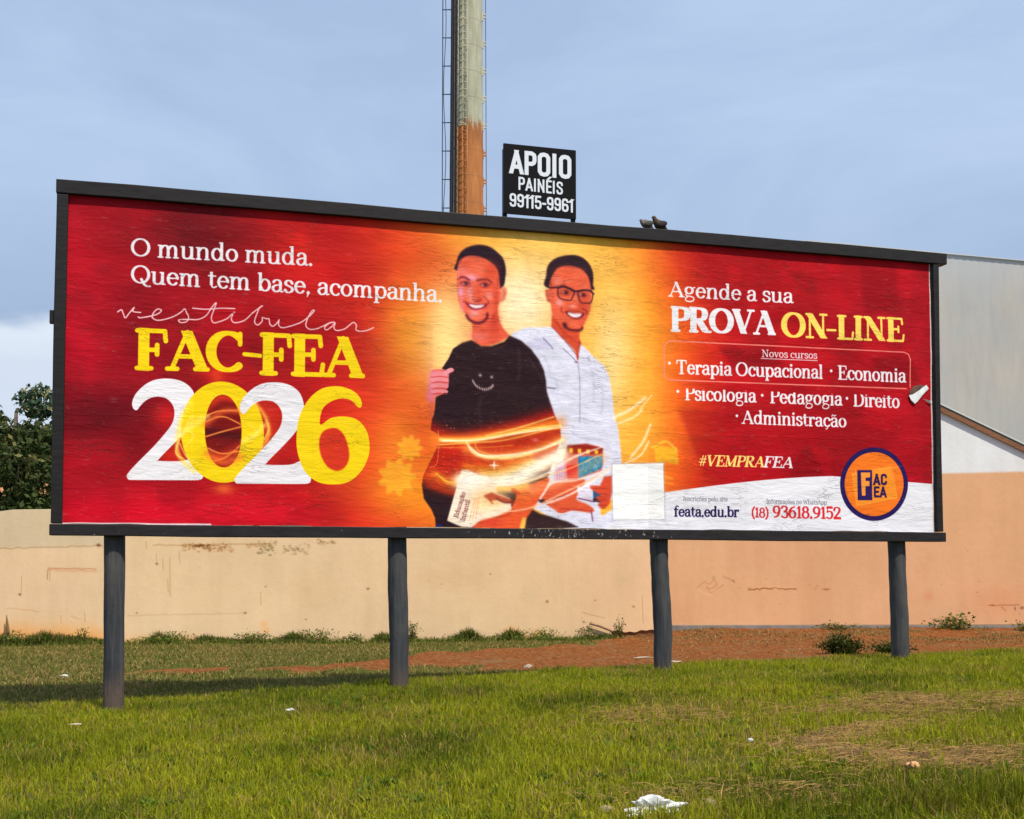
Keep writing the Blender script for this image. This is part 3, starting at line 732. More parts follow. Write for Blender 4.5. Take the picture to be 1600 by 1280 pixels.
    p.stroke(L(620, 700, 720, 680, 760, 640), 2.5, (150, 34, 26), .7, soft=True); p.stroke(L(520, 740, 600, 720, 680, 730), 2, (160, 36, 34), .6, soft=True)
    B(*L(850, 540)[0], 12, 14, (228, 110, 40), .6); B(*L(600, 740)[0], 20, 6, (206, 58, 44), .7)
    p.poly(L(960, 560, 1000, 500, 1060, 450, 1180, 420, 1290, 425, 1240, 520, 1230, 570, 1300, 600, 1355, 640, 1330, 665, 1200, 650, 1110, 670, 1060, 640, 1010, 610), (214, 84, 50), smooth=True, feather=.5)
    p.stroke(L(1030, 570, 1150, 530, 1230, 480), 4, (164, 40, 26), .6, soft=True); p.stroke(L(1100, 640, 1200, 640, 1330, 650), 3, (170, 44, 36), .6, soft=True)
    p.poly(L(940, 570, 985, 565, 1010, 590, 970, 600), (44, 26, 34), feather=.3)
    p.stroke(L(1040, 425, 1000, 500, 960, 560), 3.4, (238, 222, 226), .8)
    # children's books held by the second man
    p.poly(L(1230, 470, 1345, 480, 1350, 560, 1340, 600, 1240, 560), (214, 206, 226)); p.poly(L(1345, 480, 1430, 500, 1420, 560, 1350, 560), (30, 84, 138)); p.poly(L(1345, 560, 1420, 560, 1430, 600, 1350, 580), (50, 30, 40))
    p.stroke(L(1240, 560, 1300, 572, 1360, 585), 2, (110, 50, 90)); p.stroke(L(1335, 650, 1345, 725), 2.4, (120, 50, 90), .8)
    p.poly(L(1160, 170, 1300, 160, 1420, 185, 1425, 300, 1410, 360, 1250, 410, 1140, 410, 1130, 240), (214, 100, 84), feather=.5)
    p.poly(L(1160, 170, 1300, 158, 1420, 188, 1420, 240, 1150, 230), (150, 36, 26), feather=.4)
    for i in range(4): p.poly(L(1175 + 62 * i, 190 + 5 * i, 1200 + 62 * i, 190 + 5 * i, 1200 + 62 * i, 225 + 3 * i, 1175 + 62 * i, 225 + 3 * i), (244, 180, 50))
    p.poly(L(1240, 250, 1420, 250, 1415, 330, 1390, 350, 1240, 410), (26, 118, 168), feather=.3); p.poly(L(1150, 320, 1235, 310, 1235, 410, 1160, 415), (212, 36, 38), feather=.3)
    p.poly(L(1070, 300, 1150, 300, 1155, 430, 1060, 430), (216, 160, 190), .7, feather=.6)
    for i in range(4): p.stroke(L(1085 + 18 * i, 320, 1085 + 18 * i, 430), 1, (176, 96, 150), .7)
    for i in range(26): B(*L(rg.uniform(1245, 1410), rg.uniform(255, 390))[0], 1.1, 1.1, (190, 220, 236), .7)
    p.poly(L(1400, 640, 1440, 600, 1490, 560, 1490, 640, 1410, 690), (240, 170, 50), feather=.3)
    p.poly(L(1430, 400, 1490, 390, 1490, 500, 1470, 600, 1430, 640, 1400, 630, 1380, 600, 1410, 590, 1375, 570, 1370, 545, 1410, 540, 1330, 490, 1325, 465, 1400, 465), (206, 70, 44), feather=.5)
    for y in (490, 530, 572, 612): p.stroke(L(1350 + (y - 490) * .3, y, 1400, y - 5, 1450, y), 1.3, (140, 34, 30), .7, soft=True)
    # light sweep: broad white glow then thin streaks
    p.stroke(L(180, 130, 450, 120, 800, 70, 1110, 0), 20, (246, 130, 40), .55, soft=True)
    p.stroke(L(420, 200, 600, 250, 860, 220, 1110, 130), 18, (250, 170, 70), .55, soft=True)
    p.stroke(L(180, 380, 300, 440, 480, 450), 16, (246, 130, 40), .6, soft=True)
    p.stroke(L(900, 500, 1150, 420, 1430, 260), 16, (250, 190, 130), .35, soft=True)
    for w, a, c in ((30, .75, (250, 226, 170)), (22, .95, (252, 244, 226))):
        p.stroke(L(380, 430, 560, 450, 760, 420, 930, 330, 1120, 230), [w * .8, w, w * 1.15, w, w * .8], c, a, soft=True)
    p.stroke(L(500, 470, 700, 490, 860, 470), 10, (248, 190, 90), .8, soft=True)
    Y_ = (252, 214, 110)
    for pts, w, a, c in ((L(200, 120, 420, 120, 640, 80, 900, 30, 1080, 0), 8, .8, (236, 120, 30)), (L(230, 130, 450, 130, 700, 90, 900, 50, 1110, 20), [7, 7, 5, 6, 3], 1, Y_), (L(240, 135, 500, 130, 800, 80, 1110, 35), 2.4, 1, (255, 246, 210)),
                         (L(220, 165, 450, 150, 700, 130, 1000, 60, 1120, 40), 2, .9, (250, 190, 80)), (L(560, 100, 800, 40, 1060, -40), 2.4, .9, (252, 206, 110)), (L(210, 185, 500, 185, 760, 170), 2, .6, (248, 150, 50)),
                         (L(420, 150, 470, 220, 570, 255, 760, 250, 960, 200, 1120, 130), [3, 5, 6, 7, 6, 5], .95, (254, 232, 170)), (L(440, 180, 520, 235, 640, 245, 900, 215, 1110, 150), 1.8, 1, (255, 250, 230)),
                         (L(480, 130, 500, 200, 600, 240), 1.5, .7, Y_), (L(600, 265, 760, 262, 900, 235), 1.6, .8, Y_),
                         (L(200, 380, 280, 440, 330, 440), 4, .8, (250, 190, 60)), (L(210, 60, 215, 140, 200, 300, 150, 330), 1.6, .5, (250, 170, 90)),
                         (L(560, 460, 800, 450, 1000, 380, 1200, 260, 1420, 180), [2, 5, 4, 4, 2], .85, (255, 236, 220)), (L(540, 520, 760, 470, 960, 410, 1200, 330, 1420, 230), 2.2, .85, (252, 196, 110)),
                         (L(520, 700, 700, 660, 900, 625, 1150, 510, 1400, 390, 1480, 330), [1.5, 2.4, 3, 3, 4, 2], .9, (252, 190, 150)), (L(1000, 600, 1200, 520, 1460, 360), 3.6, .8, (255, 244, 240)),
                         (L(1060, 440, 1250, 420, 1470, 340), 3, .7, (255, 236, 230))):
        p.stroke(pts, w, c, a, soft=True)
    for pts, w in (([(960, 652), (985, 640), (1008, 622)], 5), ([(966, 662), (990, 652), (1004, 640)], 3), ([(985, 715), (1005, 690), (1016, 664)], 4), ([(975, 725), (1000, 712), (1014, 690)], 3), ([(1000, 640), (1018, 618)], 2)):
        p.stroke(pts, w, (252, 240, 214), .75, soft=True)
    # four-pointed sparkle and dust
    sx, sy = L(620, 315)[0]
    p.stroke([(sx, sy - 6), (sx + .5, sy + 6)], 1.8, (255, 240, 220), 1, soft=True); p.stroke([(sx - 6, sy), (sx + 7, sy + .5)], 1.8, (255, 240, 220), 1, soft=True); B(sx, sy, 2.4, 2.4, (255, 250, 240))
    for i in range(150):
        x, y = rg.uniform(690, 860), rg.uniform(655, 740)
        B(x, y, rg.uniform(.4, .9), rg.uniform(.4, .9), (252, 200, 130), rg.uniform(.2, .8))
    B(*L(925, 130)[0], 5, 3, (236, 120, 130), .7)
    # magazine with lettering
    p.poly(L(380, 352, 430, 350, 480, 375, 560, 395, 640, 440, 640, 520, 740, 560, 750, 640, 640, 690, 520, 720, 455, 772, 380, 768, 275, 722), (240, 224, 206), feather=.4)
    B(*L(450, 440)[0], 22, 12, (252, 246, 236), .9); B(*L(600, 560)[0], 26, 16, (246, 184, 110), .8); B(*L(520, 600)[0], 14, 14, (250, 214, 160), .7)
    p.poly(L(540, 540, 600, 515, 680, 545, 760, 570, 780, 600, 720, 595, 650, 570, 600, 575, 620, 600, 605, 600, 580, 570), (180, 70, 44), .9, feather=.4)
    p.stroke(L(640, 560, 700, 590, 760, 585), 3, (90, 30, 26), .8, soft=True); p.stroke(L(760, 500, 800, 520), 6, (206, 70, 36), .8, soft=True)
    p.poly(L(800, 800, 830, 700, 860, 700, 845, 790), (248, 190, 80), .9, feather=.3)
    ux = L(345, 700, 400, 515)
    p.text('Educação', SER, ux[0], ux[1], 5.2, (110, 52, 56), .22, .12) if False else None
    # (the title runs up the cover)
    def vtext(a, b, h, txt, col, thick):
        A, Bq = p.T([a, b]); d = Bq - A; L_ = np.hypot(*d); d /= L_; nrm = np.array([d[1], -d[0]])
        tot = sum(30 if c == ' ' else SER[c][0] for c in txt); k = L_ / tot; hh = h * p.px(a) / 100; x = 0
        for c in txt:
            if c == ' ': x += 30; continue
            adv, gl = SER[c]
            for w, pts in gl:
                q = np.array(pts, float)
                tpp = A + d * ((q[:, :1] + x) * k) + nrm * (q[:, 1:] * hh)
                if len(tpp) == 1: tpp = np.concatenate([tpp, tpp + .1])
                X, Y, m = p.line_mask(tpp, thick * p.px(a) / 2); p.blend(X, Y, m, col, .9)
            x += adv
    e = L(352, 705, 412, 515); vtext(e[0], e[1], 6.6, 'Educação', (112, 44, 50), 1.1)
    e = L(402, 728, 444, 572); vtext(e[0], e[1], 6.6, 'Infantil', (112, 44, 50), 1.1)
    for k in range(3):
        e = L(440 + 22 * k, 720 - 6 * k, 478 + 18 * k, 560 - 6 * k); p.stroke(e, 1.2, (226, 120, 60), .55)

    # the printed photograph is a little soft, with mottled tone
    ya, yb, xa, xb = 0, p.H, int(3.62 * p.res), int(6.1 * p.res)
    for ch in range(3): p.a[ya:yb, xa:xb, ch] = .5 * p.a[ya:yb, xa:xb, ch] + .5 * np.clip(blur(np.pad(p.a[ya:yb, xa:xb, ch], 6, mode='edge'), 1.6)[6:-6, 6:-6], 0, 1)
    mo = blur(rg.standard_normal((yb - ya, xb - xa)).astype(np.float32), 3) * 9 + blur(rg.standard_normal((yb - ya, xb - xa)).astype(np.float32), 9) * 22
    p.a[ya:yb, xa:xb] *= (1 + .016 * np.clip(mo, -2, 2))[:, :, None]
    # ---- 2026 with the ring of fire
    q = Z(160, 560, 3.636)
    B(*q(650, 100)[0], 10, 14, (240, 90, 30), .8); B(*q(690, 740)[0], 16, 9, (244, 110, 50), .8); B(*q(640, 90)[0], 40, 14, (214, 40, 24), .6)
    B(*q(370, 330)[0], 22, 20, (214, 30, 30), .7); B(*q(400, 550)[0], 26, 22, (214, 40, 24), .8); B(*q(930, 400)[0], 30, 60, (206, 50, 26), .8); B(*q(690, 420)[0], 40, 55, (140, 14, 18), .8)
    two = [185, 292, 172, 275, 170, 245, 190, 200, 240, 150, 300, 120, 375, 113, 450, 128, 505, 168, 530, 225, 535, 290, 515, 350, 470, 415, 400, 490, 350, 540, 315, 578]
    base = [312, 580, 380, 583, 460, 580, 520, 560, 548, 590, 570, 640, 572, 672, 556, 688, 500, 691, 300, 690]
    left = [165, 689, 146, 684, 138, 668, 150, 645, 200, 590, 290, 500, 360, 420, 398, 365, 410, 310, 400, 265, 370, 230, 330, 217, 285, 220, 245, 240, 215, 270, 200, 290]
    def twopoly(dx, dy, sx=1.0):
        w = two + base + left
        return q(*[(v * sx + dx) if i % 2 == 0 else v + dy for i, v in enumerate(w)])
    p.poly(catmull(twopoly(0, 0), True, 4), WH)
    YL = (240, 206, 16)
    def ring(cx, cy, rx, ry, ix, iy, jrx, jry, tilt=0.03):
        out = [(cx + rx * math.cos(t) + tilt * ry * math.sin(t), cy + ry * math.sin(t)) for t in np.linspace(0, 2 * math.pi, 60, endpoint=False)]
        inn = [(ix + jrx * math.cos(t) + tilt * jry * math.sin(t), iy + jry * math.sin(t)) for t in np.linspace(0, -2 * math.pi, 61)]
        return q(*sum(map(list, [out[0]] + out[1:] + [out[0]] + inn + [out[0]]), []))
    p.poly(ring(682, 418, 236, 288, 687, 412, 104, 206), YL)
    # fire inside the zero
    cmask = np.zeros((p.H, p.W), np.float32)
    tp = p.T(q(*sum([[687 + 104 * math.cos(t), 412 + 206 * math.sin(t)] for t in np.linspace(0, 6.283, 50)], [])))
    x0, y0, m = p.mask_poly(tp); cmask[y0:y0 + m.shape[0], x0:x0 + m.shape[1]] = m
    p.clipmask = cmask
    p.poly(q(570, 190, 800, 190, 800, 640, 570, 640), (120, 14, 16), 1)
    p.stroke(q(560, 300, 680, 220, 820, 250), 14, (206, 48, 22), .9, soft=True); p.stroke(q(560, 600, 680, 560, 820, 500), 18, (206, 52, 24), .9, soft=True)
    p.stroke(q(590, 420, 700, 430, 790, 440), 16, (70, 8, 14), .9, soft=True)
    for pts in (q(560, 340, 660, 300, 800, 295), q(560, 370, 680, 330, 800, 380), q(580, 445, 700, 410, 800, 385), q(580, 500, 680, 540, 800, 520), q(600, 590, 700, 560, 800, 480)):
        p.stroke(pts, 2.6, (250, 150, 70), .9, soft=True)
    p.clipmask = None
    p.stroke(q(500, 250, 450, 340, 425, 470, 440, 560, 520, 640), 7, (255, 226, 90), .7, soft=True); p.stroke(q(860, 240, 930, 340, 945, 430, 900, 520), 7, (255, 190, 70), .7, soft=True)
    p.stroke(q(450, 430, 520, 380, 600, 330), 8, (255, 240, 130), .55, soft=True); p.stroke(q(800, 470, 870, 430, 920, 380), 8, (255, 240, 130), .55, soft=True)
    p.stroke(q(590, 370, 690, 300, 800, 300), 11, (250, 120, 50), .5, soft=True); p.stroke(q(600, 540, 690, 590, 780, 560), 14, (250, 120, 50), .6, soft=True)
    p.poly(catmull(twopoly(612, 22, 1.0), True, 4), WH)
    p.poly(q(*[1238, 375, 1250, 290, 1300, 245, 1360, 228, 1415, 240, 1450, 275, 1468, 278, 1474, 250, 1450, 205, 1395, 170, 1320, 157, 1240, 175, 1170, 235, 1120, 330, 1103, 440, 1110, 540, 1150, 640, 1220, 700, 1310, 716, 1400, 700, 1470, 640, 1510, 560, 1518, 490, 1500, 410, 1450, 350, 1380, 330, 1300, 338]), YL, smooth=True)
    p.poly(q(1232, 470, 1250, 420, 1290, 398, 1335, 400, 1375, 440, 1400, 520, 1398, 580, 1370, 625, 1325, 638, 1275, 610, 1240, 545), (208, 50, 28), smooth=True, feather=.3)
    p.stroke(q(1180, 300, 1230, 378, 1250, 375), .1, YL, 0)
    for pts, w, a in ((q(500, 330, 460, 420, 430, 480, 420, 540, 470, 575), 2.2, .8), (q(520, 320, 490, 400, 520, 440, 470, 500), 2.4, .6), (q(440, 480, 480, 560, 540, 590), 2.6, .7), (q(930, 350, 945, 400, 920, 460), 2, .8), (q(830, 370, 880, 420, 850, 470), 3, .5), (q(560, 330, 500, 370, 470, 420), 5, .5)):
        p.stroke(pts, w, (255, 224, 110), a, soft=True)
    # ---- lettering, left
    p.text('O mundo muda.', SER, (205, 399), (490, 415), 27, WH, .17, .085)
    p.text('Quem tem base, acompanha.', SER, (205, 441), (692, 472), 27, WH, .17, .085)
    p.text('FAC', SER, (211, 575), (382, 579), 60, YL, .275, .12); p.text('-', SER, (379, 573), (411, 576), 56, YL, .2, .12)
    p.text('FEA', SER, (406, 583), (567, 588), 61, YL, .275, .12)
    z1 = Z(60, 260, 4); z2 = Z(340, 320, 4); pk = (236, 196, 204)
    script = z1(497, 908, 520, 895, 532, 920, 545, 945, 570, 915, 600, 880, 592, 905, 640, 912) , \
        z1(625, 940, 640, 945, 700, 935, 745, 922, 770, 900, 748, 890, 725, 908, 712, 940, 740, 960, 790, 955, 850, 935, 895, 908, 915, 890, 928, 915, 940, 940, 928, 968, 890, 975, 880, 958, 940, 955, 1000, 955, 1050, 930, 1085, 880, 1112, 852, 1098, 895, 1082, 945, 1095, 975, 1130, 970, 1180, 950, 1215, 920, 1207, 955, 1230, 976, 1290, 960, 1340, 915, 1385, 882, 1402, 872, 1385, 880, 1365, 925, 1352, 970, 1372, 990, 1400, 965, 1400, 945, 1430, 952) + \
        z2(322, 712, 328, 745, 348, 758, 375, 735, 385, 718, 382, 748, 400, 766, 440, 762, 520, 735, 575, 695, 605, 662, 592, 662, 568, 700, 552, 750, 572, 776, 615, 776, 660, 758, 700, 738, 730, 733, 700, 740, 670, 765, 680, 782, 710, 765, 735, 738, 728, 770, 748, 786, 795, 775, 825, 752, 850, 735, 868, 752, 865, 780, 890, 790, 935, 785, 975, 768)
    for sc in script: p.stroke(sc, 1.9, pk, .95)
    p.stroke(z1(965, 885, 1050, 892, 1140, 886, 1228, 888), 1.9, pk, .95); B(*z1(1225, 912)[0], 1.4, 1.4, pk)
    # ---- lettering, right
    p.text('Agende a sua', SER, (1045, 463), (1240, 474), 23, WH, .19, .085)
    p.text('PROVA', SER, (1048, 517), (1211, 523), 37, WH, .29, .10)
    p.text('ON', SER, (1223, 526), (1294, 529), 37, (244, 212, 96), .275, .10); p.text('-LINE', SER, (1291, 529), (1413, 534), 36, (244, 212, 96), .275, .10)
    p.text('Novos cursos', SER, (1190, 558), (1277, 561), 11, WH, .15, .09); p.stroke([(1189, 560.5), (1277, 564)], 1, WH)
    p.text('•', SER, (1042, 576), (1052, 576.5), 20, WH, .2, .1)
    p.text('Terapia Ocupacional', SER, (1057, 584), (1286, 592), 21, WH, .185, .085); p.text('•', SER, (1294, 588), (1305, 589), 20, WH, .2, .1)
    p.text('Economia', SER, (1309, 593), (1416, 598), 21, WH, .185, .085)
    p.text('•', SER, (1055, 620), (1065, 620.5), 20, WH, .2, .1)
    p.text('Psicologia', SER, (1070, 625), (1182, 629), 21, WH, .185, .085, clip=.86); p.text('•', SER, (1187, 626), (1197, 627), 20, WH, .2, .1)
    p.text('Pedagogia', SER, (1203, 630), (1316, 634), 21, WH, .185, .085, clip=.86); p.text('•', SER, (1319, 631), (1329, 632), 20, WH, .2, .1)
    p.text('Direito', SER, (1333, 635), (1406, 638), 21, WH, .185, .085, clip=.88)
    p.text('•', SER, (1147, 658), (1157, 658.5), 19, WH, .2, .1); p.text('Administração', SER, (1159, 662), (1323, 668), 20, WH, .185, .085)
    bx = [(1046, 533), (1412, 551), (1420, 556), (1422, 562), (1422, 605)]
    p.stroke([(1041, 537), (1046, 533), (1230, 542), (1412, 551), (1419, 554), (1422, 562)], 1.8, (236, 130, 120), 1, smooth=False); p.stroke([(1422, 562), (1422, 606)], 1.8, (236, 130, 120), 1)
    p.stroke([(1416, 608), (1230, 601), (1048, 594), (1041, 592), (1038, 586), (1038, 542), (1041, 537)], 1.8, (236, 130, 120), 1, smooth=False)
    p.text('#VEMPRA', SER, (1090, 728), (1193, 730), 16.5, (244, 214, 120), .24, .1, italic=.2); p.text('FEA', SER, (1192, 730), (1238, 731.5), 16.5, WH, .24, .1, italic=.2)
    NV = (34, 24, 80)
    p.text('feata.edu.br', SER, (1053, 807), (1154, 808), 15.5, NV, .21, .11); p.text('Inscrições pelo site', SER, (1067, 783), (1137, 784), 7, (96, 90, 104), .14, .09, .85)
    RD = (206, 40, 48)
    p.text('Informações no WhatsApp', SER, (1197, 787), (1292, 789), 7, (96, 90, 104), .14, .09, .85)
    p.text('(18)', SER, (1174, 808), (1201, 809), 14.5, RD, .2, .12); p.text('93618.9152', SER, (1207, 809), (1314, 811), 18, RD, .22, .11)
    # round badge
    E_ = lambda x, y, rx, ry: [(x + rx * math.cos(t), y + ry * math.sin(t)) for t in np.linspace(0, 2 * math.pi, 60)]
    p.poly(E_(1365.4, 757, 53, 57.5), (36, 20, 86)); p.poly(E_(1365.6, 757, 46, 50), (238, 116, 30))
    g = Z(1300, 690, 9.846)
    p.poly(g(300, 500, 900, 380, 1000, 870, 370, 990), (242, 150, 44), .8); p.stroke(g(620, 440, 1010, 400), 1, (246, 180, 90), .7); p.stroke(g(920, 380, 1000, 870, 370, 1000), .9, (246, 180, 90), .7, smooth=False)
    p.stroke(g(300, 500, 360, 500, 360, 440), 1, (246, 190, 90), .7, smooth=False)
    p.poly(g(385, 443, 612, 445, 618, 908, 395, 908), (40, 22, 92))
    p.poly(g(440, 480, 585, 480, 580, 560, 515, 560, 515, 610, 575, 612, 575, 690, 515, 692, 512, 838, 460, 838), (242, 150, 60))
    p.text('AC', SAN, g(635, 668)[0], g(850, 668)[0], 16.2, (40, 22, 80), .23, .23); p.text('EA', SAN, g(640, 856)[0], g(845, 858)[0], 15.6, (40, 22, 80), .23, .23)
    # blank white card beside the second man
    p.poly([(955, 724), (1038, 722), (1040, 813), (956, 814)], (176, 168, 190), .55, feather=.8)
    p.poly([(957, 726), (1036, 724), (1038, 811), (958, 812)], (238, 238, 242))
    # white margins of bare paper
    p.poly([(90, 560), (99, 560), (97.5, 760), (97.5, 817), (90, 830)], (222, 216, 222), .9) ; p.poly([(90, 816.2), (200, 817), (330, 817.5), (330, 826), (90, 826)], (222, 216, 222), .9)
    p.stroke([(1453.5, 412), (1456, 600), (1459.5, 832)], 4.4, (214, 196, 196), 1)
    # tone: small colour shifts sheet to sheet
    sheets = rg.uniform(-.022, .022, (3, 8))
    p.a *= (1 + sheets[np.clip((V).astype(int), 0, 2), np.clip((U / 1.125).astype(int), 0, 7)])[:, :, None]
    return p
# ------------------------------------------------------------------ materials
def m_simple_noise(name, c1, c2, scale, rough=0.85, bs=0.3, bd=0.004, mapping=None, spec=0.2, detail=5):
    m, t, b = mat(name, c1, rough, spec)
    co = coords(t)
    f = noise(t, co, scale, detail, 0.6, mapping=mapping)
    t.links.new(ramp(t, f, [(0.3, c1), (0.7, c2)]), b.inputs['Base Color'])
    if bs: bump(t, b, f, bs, bd)
    return m
M_frame = m_simple_noise('frame_paint', (0.009, 0.008, 0.010), (0.020, 0.018, 0.020), 6, 0.55, 0.35, 0.003, (1, 6, 6))
def m_frame_worn():
    m, t, b = mat('frame_paint_worn', (0.02, 0.02, 0.02), 0.55, 0.25)
    co = coords(t)
    f = noise(t, co, 6, 5, 0.6, mapping=(1, 6, 6))
    base = ramp(t, f, [(0.3, (0.009, 0.008, 0.010)), (0.7, (0.021, 0.018, 0.021))])
    # old paste splashes, thick in the middle of the rail
    sx = N(t, 'ShaderNodeSeparateXYZ'); t.links.new(co, sx.inputs[0])
    sp = noise(t, co, 26, 4, 0.7, 0.4, (1.6, 1, 0.8))
    wd = ramp(t, N(t, 'ShaderNodeMath', operation='MULTIPLY').outputs[0], [(0, (0, 0, 0)), (1, (0, 0, 0))])
    mm = N(t, 'ShaderNodeMapRange'); mm.inputs['From Min'].default_value = 0; mm.inputs['From Max'].default_value = 9
    t.links.new(sx.outputs['X'], mm.inputs['Value'])
    dens = ramp(t, mm.outputs[0], [(0, (.02, .02, .02)), (.38, (.0, .0, .0)), (.47, (.10, .10, .10)), (.52, (.13, .13, .13)), (.62, (.10, .10, .10)), (.68, (0, 0, 0))])
    ad = N(t, 'ShaderNodeMath', operation='ADD'); t.links.new(sp, ad.inputs[0]); t.links.new(dens, ad.inputs[1])
    k = ramp(t, ad.outputs[0], [(0.715, (0, 0, 0)), (0.77, (1, 1, 1))])
    t.links.new(mixc(t, k, base, (0.40, 0.39, 0.40)), b.inputs['Base Color'])
    bump(t, b, f, 0.35, 0.003)
    return m
M_framew = m_frame_worn()
def m_post():
    m, t, b = mat('post_paint', (.04, .04, .05), 0.75, 0.15)
    co = coords(t)
    g = noise(t, co, 1, 6, 0.65, 0.6, (26, 26, 1.6)); k = noise(t, co, 3.0, 5, 0.6, 0.3, (1, 1, .6))
    c = ramp(t, g, [(0.28, (0.024, 0.027, 0.034)), (0.5, (0.045, 0.049, 0.058)), (0.75, (0.085, 0.090, 0.098))])
    c = mixc(t, ramp(t, k, [(0.40, (0, 0, 0)), (0.72, (.8, .8, .8))]), c, (0.085, 0.082, 0.080))
    ch = noise(t, co, 9, 5, 0.7, 0, (1, 1, .5))
    c = mixc(t, ramp(t, ch, [(0.68, (0, 0, 0)), (0.72, (.7, .7, .7))]), c, (0.16, 0.135, 0.11))
    sx = N(t, 'ShaderNodeSeparateXYZ'); t.links.new(co, sx.inputs[0])
    za = N(t, 'ShaderNodeMath', operation='MULTIPLY_ADD'); za.inputs[1].default_value = -0.45; t.links.new(k, za.inputs[0]); t.links.new(sx.outputs['Z'], za.inputs[2])
    c = mixc(t, ramp(t, za.outputs[0], [(0.12, (.35, .35, .35)), (0.42, (0, 0, 0))]), c, (0.15, 0.085, 0.05))
    t.links.new(c, b.inputs['Base Color'])
    h = N(t, 'ShaderNodeMath', operation='MULTIPLY_ADD'); h.inputs[1].default_value = 1.2; t.links.new(k, h.inputs[0]); t.links.new(g, h.inputs[2])
    bump(t, b, h.outputs[0], 0.9, 0.016)
    return m
M_post = m_post()
M_sheet = m_simple_noise('galvanised_sheet', (0.35, 0.36, 0.37), (0.45, 0.46, 0.47), 3, 0.5, 0.1)
M_wood = m_simple_noise('batten_wood', (0.20, 0.12, 0.07), (0.30, 0.19, 0.11), 4, 0.85, 0.4, 0.004, (6, 6, 0.6))

def print_material(name, img, wrinkle=True, w=9.0, h=3.0):
    m, t, b = mat(name, (1, 1, 1), 0.68, 0.10)
    uv = coords(t, 'UV')
    ti = N(t, 'ShaderNodeTexImage'); ti.image = img; ti.extension = 'EXTEND'; ti.interpolation = 'Cubic'
    t.links.new(uv, ti.inputs[0])
    col = ti.outputs[0]
    if wrinkle:
        co = coords(t)
        # printing on damp paper: pale scuffs along the ridges of creases
        f1 = noise(t, co, 1.0, 5, 0.58, 0.9, (3.6, 1, 15))
        f2 = noise(t, co, 1.0, 3, 0.5, 0.25, (8.0, 1, 30))
        f3 = noise(t, co, 1.0, 4, 0.55, 0.8, (2.0, 1, 6))
        # sharp creases from the folds of noise
        ab = N(t, 'ShaderNodeMath', operation='SUBTRACT'); ab.inputs[1].default_value = 0.5; t.links.new(f1, ab.inputs[0])
        a2 = N(t, 'ShaderNodeMath', operation='ABSOLUTE'); t.links.new(ab.outputs[0], a2.inputs[0])
        cre = ramp(t, a2.outputs[0], [(0.0, (1, 1, 1)), (0.022, (0, 0, 0))])
        gate = noise(t, co, 1.0, 3, 0.5, 0.3, (1.6, 1, 3.4))
        gt = ramp(t, gate, [(0.50, (0, 0, 0)), (0.66, (1, 1, 1))])
        cm = N(t, 'ShaderNodeMath', operation='MULTIPLY'); t.links.new(cre, cm.inputs[0]); t.links.new(gt, cm.inputs[1])
        # sheet joints every 1.125 m and every metre in height
        sx = N(t, 'ShaderNodeSeparateXYZ'); t.links.new(co, sx.inputs[0])
        wob = noise(t, co, 3.0, 4)
        def joint(axis, pitch, off, wdt):
            a = N(t, 'ShaderNodeMath', operation='MULTIPLY_ADD'); a.inputs[1].default_value = 0.05; t.links.new(wob, a.inputs[0]); t.links.new(sx.outputs[axis], a.inputs[2])
            p = N(t, 'ShaderNodeMath', operation='PINGPONG'); p.inputs[1].default_value = pitch / 2
            o = N(t, 'ShaderNodeMath', operation='ADD'); o.inputs[1].default_value = off; t.links.new(a.outputs[0], o.inputs[0]); t.links.new(o.outputs[0], p.inputs[0])
            return ramp(t, p.outputs[0], [(0.0, (1, 1, 1)), (wdt, (0, 0, 0))])
        jx = joint('X', 1.125, 0.0, 0.010); jz = joint('Z', 1.0, 0.08, 0.007)
        jm = N(t, 'ShaderNodeMath', operation='MAXIMUM'); t.links.new(jx, jm.inputs[0]); t.links.new(jz, jm.inputs[1])
        hsum = None
        for src, k in ((f1, 0.75), (f2, 0.20), (f3, 1.2), (cm.outputs[0], -0.5), (jm.outputs[0], 0.16)):
            q = N(t, 'ShaderNodeMath', operation='MULTIPLY_ADD'); q.inputs[1].default_value = k
            t.links.new(src, q.inputs[0])
            if hsum is not None: t.links.new(hsum, q.inputs[2])
            else: q.inputs[2].default_value = 0
            hsum = q.outputs[0]
        bump(t, b, hsum, 0.75, 0.010)
        # ink worn off the folds; shade of the creases painted in as dark lines
        wear = ramp(t, f2, [(0.62, (0, 0, 0)), (0.85, (1, 1, 1))])
        wv = N(t, 'ShaderNodeMath', operation='MULTIPLY'); wv.inputs[1].default_value = 0.06; t.links.new(wear, wv.inputs[0])
        col = mixc(t, wv.outputs[0], col, (0.82, 0.70, 0.70))
        dk = N(t, 'ShaderNodeMath', operation='MULTIPLY'); dk.inputs[1].default_value = 0.30; t.links.new(cm.outputs[0], dk.inputs[0])
        col = mixc(t, dk.outputs[0], col, (0.10, 0.05, 0.04))
        sc = noise(t, co, 60, 2, 0.5)
        sk = ramp(t, sc, [(0.76, (0, 0, 0)), (0.80, (1, 1, 1))])
        sv = N(t, 'ShaderNodeMath', operation='MULTIPLY'); sv.inputs[1].default_value = 0.35; t.links.new(sk, sv.inputs[0])
        col = mixc(t, sv.outputs[0], col, (0.75, 0.68, 0.66))
    t.links.new(col, b.inputs['Base Color'])
    return m

# ------------------------------------------------------------------ BILLBOARD
board = empty('billboard', (BX, BY, 0), BYAW)
tag(board, 'large black framed billboard on four posts with red and orange college admission poster', 'billboard')
Z0, Z1 = 1.896, 4.896
poster_img = paint_poster().image('poster_print')
M_poster = print_material('poster_paper', poster_img)
